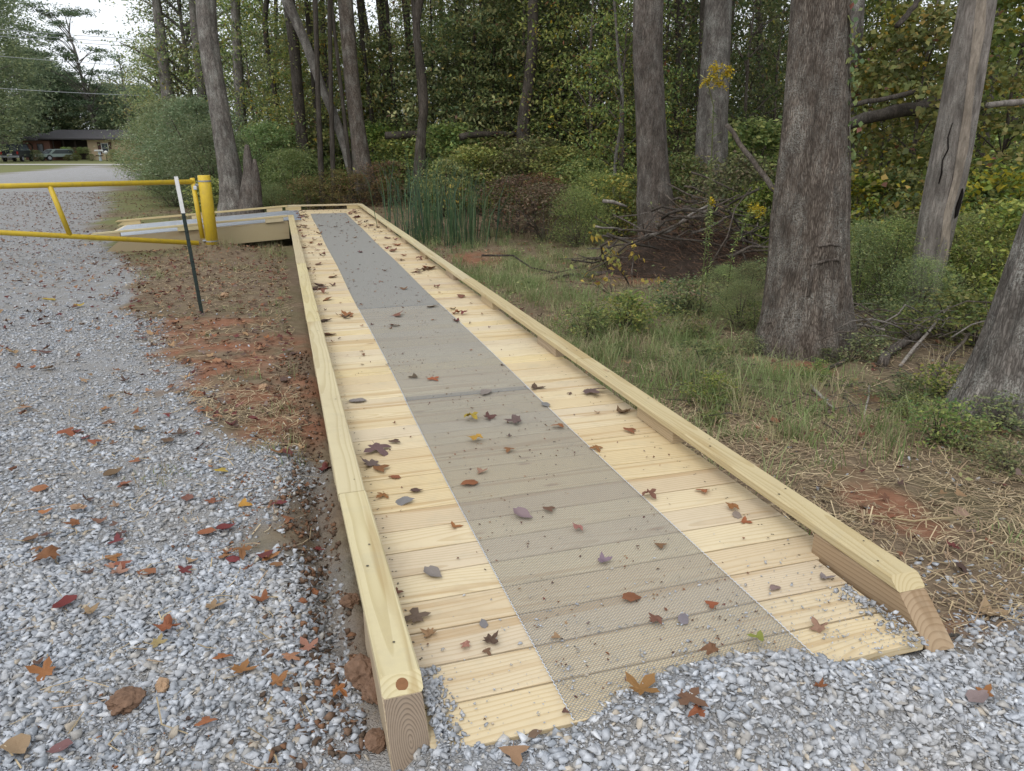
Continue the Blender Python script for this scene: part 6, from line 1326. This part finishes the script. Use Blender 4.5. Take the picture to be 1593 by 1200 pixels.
hb_('brick_wall', x0, x1, 0, 9, -.5, 2.35, M['brick']); hb_('back_wall', x1 + .003, x2 - .003, 2.6, 9, -.5, 2.4, M['shade']); hb_('siding_wall', x2, x3, .4, 9, -.5, 2.45, M['tan'])  # back wall near black: the open porch's shade put into its colour
def roof(xa, xb, ya, yb, ze, zr, ov=.5):
    ym = (ya + yb) / 2; m = MB(); xa -= x1 + ov; xb -= x1 - ov; th = .14
    m.add([(xa, ya - ov, ze), (xb, ya - ov, ze), (xb, ym, zr), (xa, ym, zr), (xa, yb + ov, ze), (xb, yb + ov, ze), (xa, ya - ov, ze - th), (xb, ya - ov, ze - th), (xb, yb + ov, ze - th), (xa, yb + ov, ze - th)],
          [(0, 1, 2, 3), (3, 2, 5, 4), (0, 6, 7, 1), (4, 5, 8, 9), (0, 3, 4, 9, 6), (1, 7, 8, 5, 2), (6, 9, 8, 7)])
    return m.build('roof', M['roofm'], house)
roof(x1 - 1.0, x3, 0, 9, 2.62, 3.75); r_ = roof(x0, x1 - 1.6, -.6, 9, 2.5, 3.3); r_['label'] = 'lower grey roof over the brick end'
for px in (84, 100, 118): hb_('porch_post', hx(px) - .07, hx(px) + .07, .2, .34, -.3, 2.45, M['shade'])
wf = hb_('window', hx(157), hx(168), .36, .398, .85, 2.05, M['trimw']); hb_('pane', hx(157) + .09, hx(168) - .09, .345, .36, .92, 1.42, M['glass'], wf); hb_('pane', hx(157) + .09, hx(168) - .09, .345, .36, 1.47, 1.98, M['glass'], wf)
hb_('shutter', hx(151.5), hx(156.5), .35, .397, .7, 2.2, M['shutter']); hb_('shutter', hx(168.5), hx(173), .35, .397, .7, 2.2, M['shutter'])
wf = hb_('window', hx(60), hx(70), -.05, -.002, .8, 2.0, M['shade']); hb_('pane', hx(60) + .1, hx(70) - .1, -.06, -.05, .9, 1.9, M['glass'], wf)
m = MB(); m.tube([(hx(47) - x1 + .5 * math.cos(a_), -.08, 1.55 + .5 * math.sin(a_)) for a_ in np.linspace(0, 6.28, 17)], .07, 6); m.build('wreath', plain('dark_wreath', (.03, .03, .02)), house)
wall = empty('planter_wall', (hx(112), 96, gz(hx(112), 96)), 0, 'low reddish brown planter wall with bushes in front of the dark porch', 'planter')
MB().box(-2.3, 2.2, -.3, .3, -.3, .75).build('brick_wall', M['brick'], wall); MB().box(-2.36, 2.26, -.36, .36, .75, .83).build('coping', plain('coping_grey', (.25, .22, .2)), wall)
for i, px in enumerate((101, 109, 117, 126, 135)):
    rt = empty('bush', (hx(px) * .96, 96, gz(hx(px), 96) + .80), 0, ('rounded bush on the left end of the planter wall', 'second bush from the left on the planter wall', 'pale bush in the middle of the planter wall', 'second bush from the right on the planter wall', 'bush on the right end of the planter wall')[i], 'bush')
    obj('foliage', SH['green' if i != 2 else 'olive'][0][0], rt, None, None, .75); obj('stems', SH['green'][0][1], rt, None, None, .75)
for px, y_, h, lab in ((118, 93, .9, 'low bush on the verge in front of the planter wall'), (142, 93, .8, 'small bush beside the white stand'), (57, 92, 1.2, 'bush close beside the dark utility vehicle'), (178, 92, 1.3, 'bush before the tan wall, next to the large grey green bushes'), (105, 93, .7, 'small bush right of the pale car')):
    rt = empty('bush', (yp(px, 246, y_).x, y_, gz(yp(px, 246, y_).x, y_)), 0, lab, 'bush'); obj('foliage', SH['dull'][1][0], rt, None, None, h); obj('stems', SH['dull'][1][1], rt, None, None, h)
def car(name, px, Y, rz_, colr, lab, L=4.8, Wd=1.9, H=1.85, cat='car'):
    x = yp(px, 246, Y).x; rt = empty(name, (x, Y, gz(x, Y)), rz_, lab, cat); mat = plain(name + '_paint', colr, .3, .5)
    prof = [(-L / 2, .45), (-L / 2, .95 * H / 1.85), (-L / 2 + .12, 1.05 * H / 1.85), (-L / 2 + .35, H * .97), (-L / 2 + .6, H), (L * .08, H), (L * .17, H * .95), (L * .30, 1.1 * H / 1.85), (L / 2 - .1, .98 * H / 1.85), (L / 2, .8), (L / 2, .42)]
    MB().prism(prof, -Wd / 2, Wd / 2).build('body', mat, rt, False, .05)
    g = [(-L / 2 + .45, 1.12 * H / 1.85), (-L / 2 + .55, H * .93), (L * .1, H * .93), (L * .24, 1.12 * H / 1.85)]
    for sy in (-1, 1): MB().prism(g, sy * Wd / 2 - .01, sy * Wd / 2 + .012).build('side_window', M['glass'], rt)
    MB().add([(-L / 2 + .10, -Wd * .38, 1.1 * H / 1.85), (-L / 2 + .10, Wd * .38, 1.1 * H / 1.85), (-L / 2 + .30, Wd * .36, H * .93), (-L / 2 + .30, -Wd * .36, H * .93)], [(0, 1, 2, 3)]).build('rear_window', M['glass'], rt)
    MB().add([(L * .31, -Wd * .42, 1.12 * H / 1.85), (L * .31, Wd * .42, 1.12 * H / 1.85), (L * .175, Wd * .4, H * .955), (L * .175, -Wd * .4, H * .955)], [(0, 3, 2, 1)]).build('windscreen', M['glass'], rt)
    for sy in (-1, 1):
        MB().box(-L / 2 - .03, -L / 2 + .05, sy * Wd * .42 - .09, sy * Wd * .42 + .09, .8, 1.12, .01).build('tail_light', plain('tail_red', (.35, .02, .015), .3), rt)
        for fx in (-.31, .31):
            m = MB().tube([(0, -.12, 0), (0, .12, 0)], .36, 18); w_ = m.build('wheel', plain('tyre', (.02, .02, .02), .9), rt); w_.location = (fx * L, sy * (Wd / 2 - .1), .34)
            h_ = MB().tube([(0, -.135, 0), (0, .135, 0)], .2, 14).build('rim', M['chain'], w_)
    MB().box(-L / 2 - .08, -L / 2 + .1, -Wd * .48, Wd * .48, .45, .68, .03).build('bumper', M['chain'], rt); MB().box(-L / 2 - .012, -L / 2 + .02, -.26, .26, .72, .88, .004).build('number_plate', M['trimw'], rt)
    return rt
car('utility_vehicle', 28, 90, R(104), (.012, .014, .018), 'black utility vehicle parked tail towards the street by the brick wall', 4.7, 1.95, 1.95, 'vehicle')
car('parked_car', 88, 95, R(-120), (.22, .27, .25), 'pale greenish car half hidden behind low bushes in front of the porch', 4.2, 1.75, 1.35)
rt = empty('white_stand', (yp(156, 246, 92).x, 92, gz(yp(156, 246, 92).x, 92)), 0, 'small white topped stand on pale legs before the tan wall', 'stand')
MB().box(-.45, .35, -.3, .3, 1.1, 1.28, .03).build('top', M['trimw'], rt); MB().box(-.12, .12, -.1, .1, 0, 1.1, .01).build('leg', plain('pale_blue_grey', (.42, .48, .55)), rt); MB().box(-.4, .3, -.22, .22, .55, .66, .01).build('shelf', M['shade'], rt)
rt = empty('white_ball', (yp(166, 246, 92).x, 92, gz(yp(166, 246, 92).x, 92)), 0, 'round white garden ornament right of the white stand', 'ornament')
m = MB(); m.tube([(0, 0, 0), (0, 0, .75)], .06, 8); m.build('pedestal', M['shade'], rt); bm = bmesh.new(); bmesh.ops.create_icosphere(bm, subdivisions=2, radius=.24); me = bpy.data.meshes.new('ball'); bm.to_mesh(me); bm.free(); me.materials.append(M['trimw']); obj('ball', me, rt, (0, 0, .95))
# tall trees around the house
def big_tree(px, Y, h, r, h0, n, per, size, C, lab, name='tree', prof='egg', spread=.9, thick=.3, tr=.4, lean=(0, 0), droop=.2, cat='tree'):
    x = yp(px, 240, Y).x; rt = empty(name, (x, Y, gz(x, Y)), 0, lab, cat)
    P, L = crown_points(h0, h, r, n, per, prof, spread, thick, lean, droop); obj('crown', cloud('crown', P, size, C[rng.integers(0, len(C), len(P))] * rng.uniform(.7, 1.3, (len(P), 1)), droop=.2), rt)
    path = [(Vector((lean[0] * q * .9 * (q > .2), lean[1] * q, h * .97 * q - (.3 if q == 0 else 0))), tr * (1.08 - q)) for q in (0, .15, .35, .6, .85, 1)]
    obj('trunk', trunk_mesh('trunk', path, M['bark'], 14, .5, .06, int(px) + 1), rt); obj('branches', branch_mesh(L, h0, h, M['bark'], 40, .07, lean), rt); return rt
OAK = np.array([(.14, .175, .085), (.18, .21, .10), (.11, .145, .075), (.21, .23, .11)]); PIN = np.array([(.11, .155, .085), (.15, .195, .105), (.09, .135, .08)])  # greens lightened, distance haze put into the leaf colour
big_tree(10, 97, 27, 6.6, 3.0, 560, 60, .40, OAK, 'large dense broadleaf tree at the left edge, overhanging the brick end of the house', tr=.6, lean=(-1.0, 0), spread=1.1)
big_tree(-30, 84, 24, 6.5, 1.5, 380, 50, .38, OAK, 'large tree partly outside the left edge, behind the dense broadleaf')
big_tree(62, 118, 15, 7.0, 1.5, 260, 80, .46, OAK, 'rounded tree behind the house, left of the pine'); big_tree(112, 122, 12, 7.0, 1.5, 240, 80, .46, OAK * 1.1, 'rounded tree behind the middle of the house roof'); big_tree(185, 120, 10.5, 6.5, 1, 240, 80, .44, OAK * 1.3, 'light green rounded tree behind the tan end of the house'); big_tree(228, 112, 9.5, 5.0, .6, 200, 80, .42, OAK * 1.3, 'light green tree at the far corner where the woods begin'); big_tree(208, 108, 13.5, 2.4, 6, 60, 30, .3, PIN * 1.2, 'small pointed tree top standing clear against the sky right of the pine')
big_tree(160, 112, 20, 5.8, 6, 62, 190, .32, PIN, 'tall open pine with level tufted limbs behind the house', 'pine_tree', 'flat', .85, .16, .36, (-2.4, 0), .12, 'pine tree')
big_tree(98, 116, 13, 4.2, 3.5, 170, 90, .34, PIN, 'shorter dark pine left of the tall open pine', 'pine_tree', 'egg', .7, .25, .25, (0, 0), .15, 'pine tree')
for px, Y, h, r, lab in ((308, 37, 12.5, 2.4, 'leafy slender tree at the outer edge of the woods, leaves down to the bushes'), (340, 41, 13.5, 3.0, 'tall leafy tree just inside the edge of the woods'), (385, 44, 14, 3.2, 'tall leafy tree behind the grey leaning tree'), (262, 48, 7.5, 2.2, 'lower leafy tree where the woods meet the sky'), (430, 45, 14, 3.2, 'tall leafy tree right of the grey leaning tree, set back')):
    big_tree(px, Y, h, r, 1.2, 230, 44, .15, GREENS * 1.15, lab, 'tree', 'egg', .5, .14, .16)
# overhead wires beyond the gate
for ya, yb, lab in ((45, 64, 'top overhead wire crossing above the house'), (51, 70, 'second overhead wire from the top'), (56, 76, 'third overhead wire from the top'), (87, 106, 'fourth overhead wire, alone below the upper three'), (137, 151, 'lowest overhead wire, in front of the dark trees')):
    a_, b_ = yp(0, ya, 68), yp(240, yb, 68); d = b_ - a_; p0 = a_ - d * 1.3; p1 = b_ + d * .8
    pts = [p0.lerp(p1, u) + Vector((0, 0, -.5 * (1 - (2 * u - 1) ** 2) + .45)) for u in np.linspace(0, 1, 25)]
    o = empty('power_line', p0, 0, lab, 'power line'); m = MB(); m.tube([p - p0 for p in pts], .02, 5); m.build('cable', plain('cable_grey', (.26, .27, .29), .6), o)
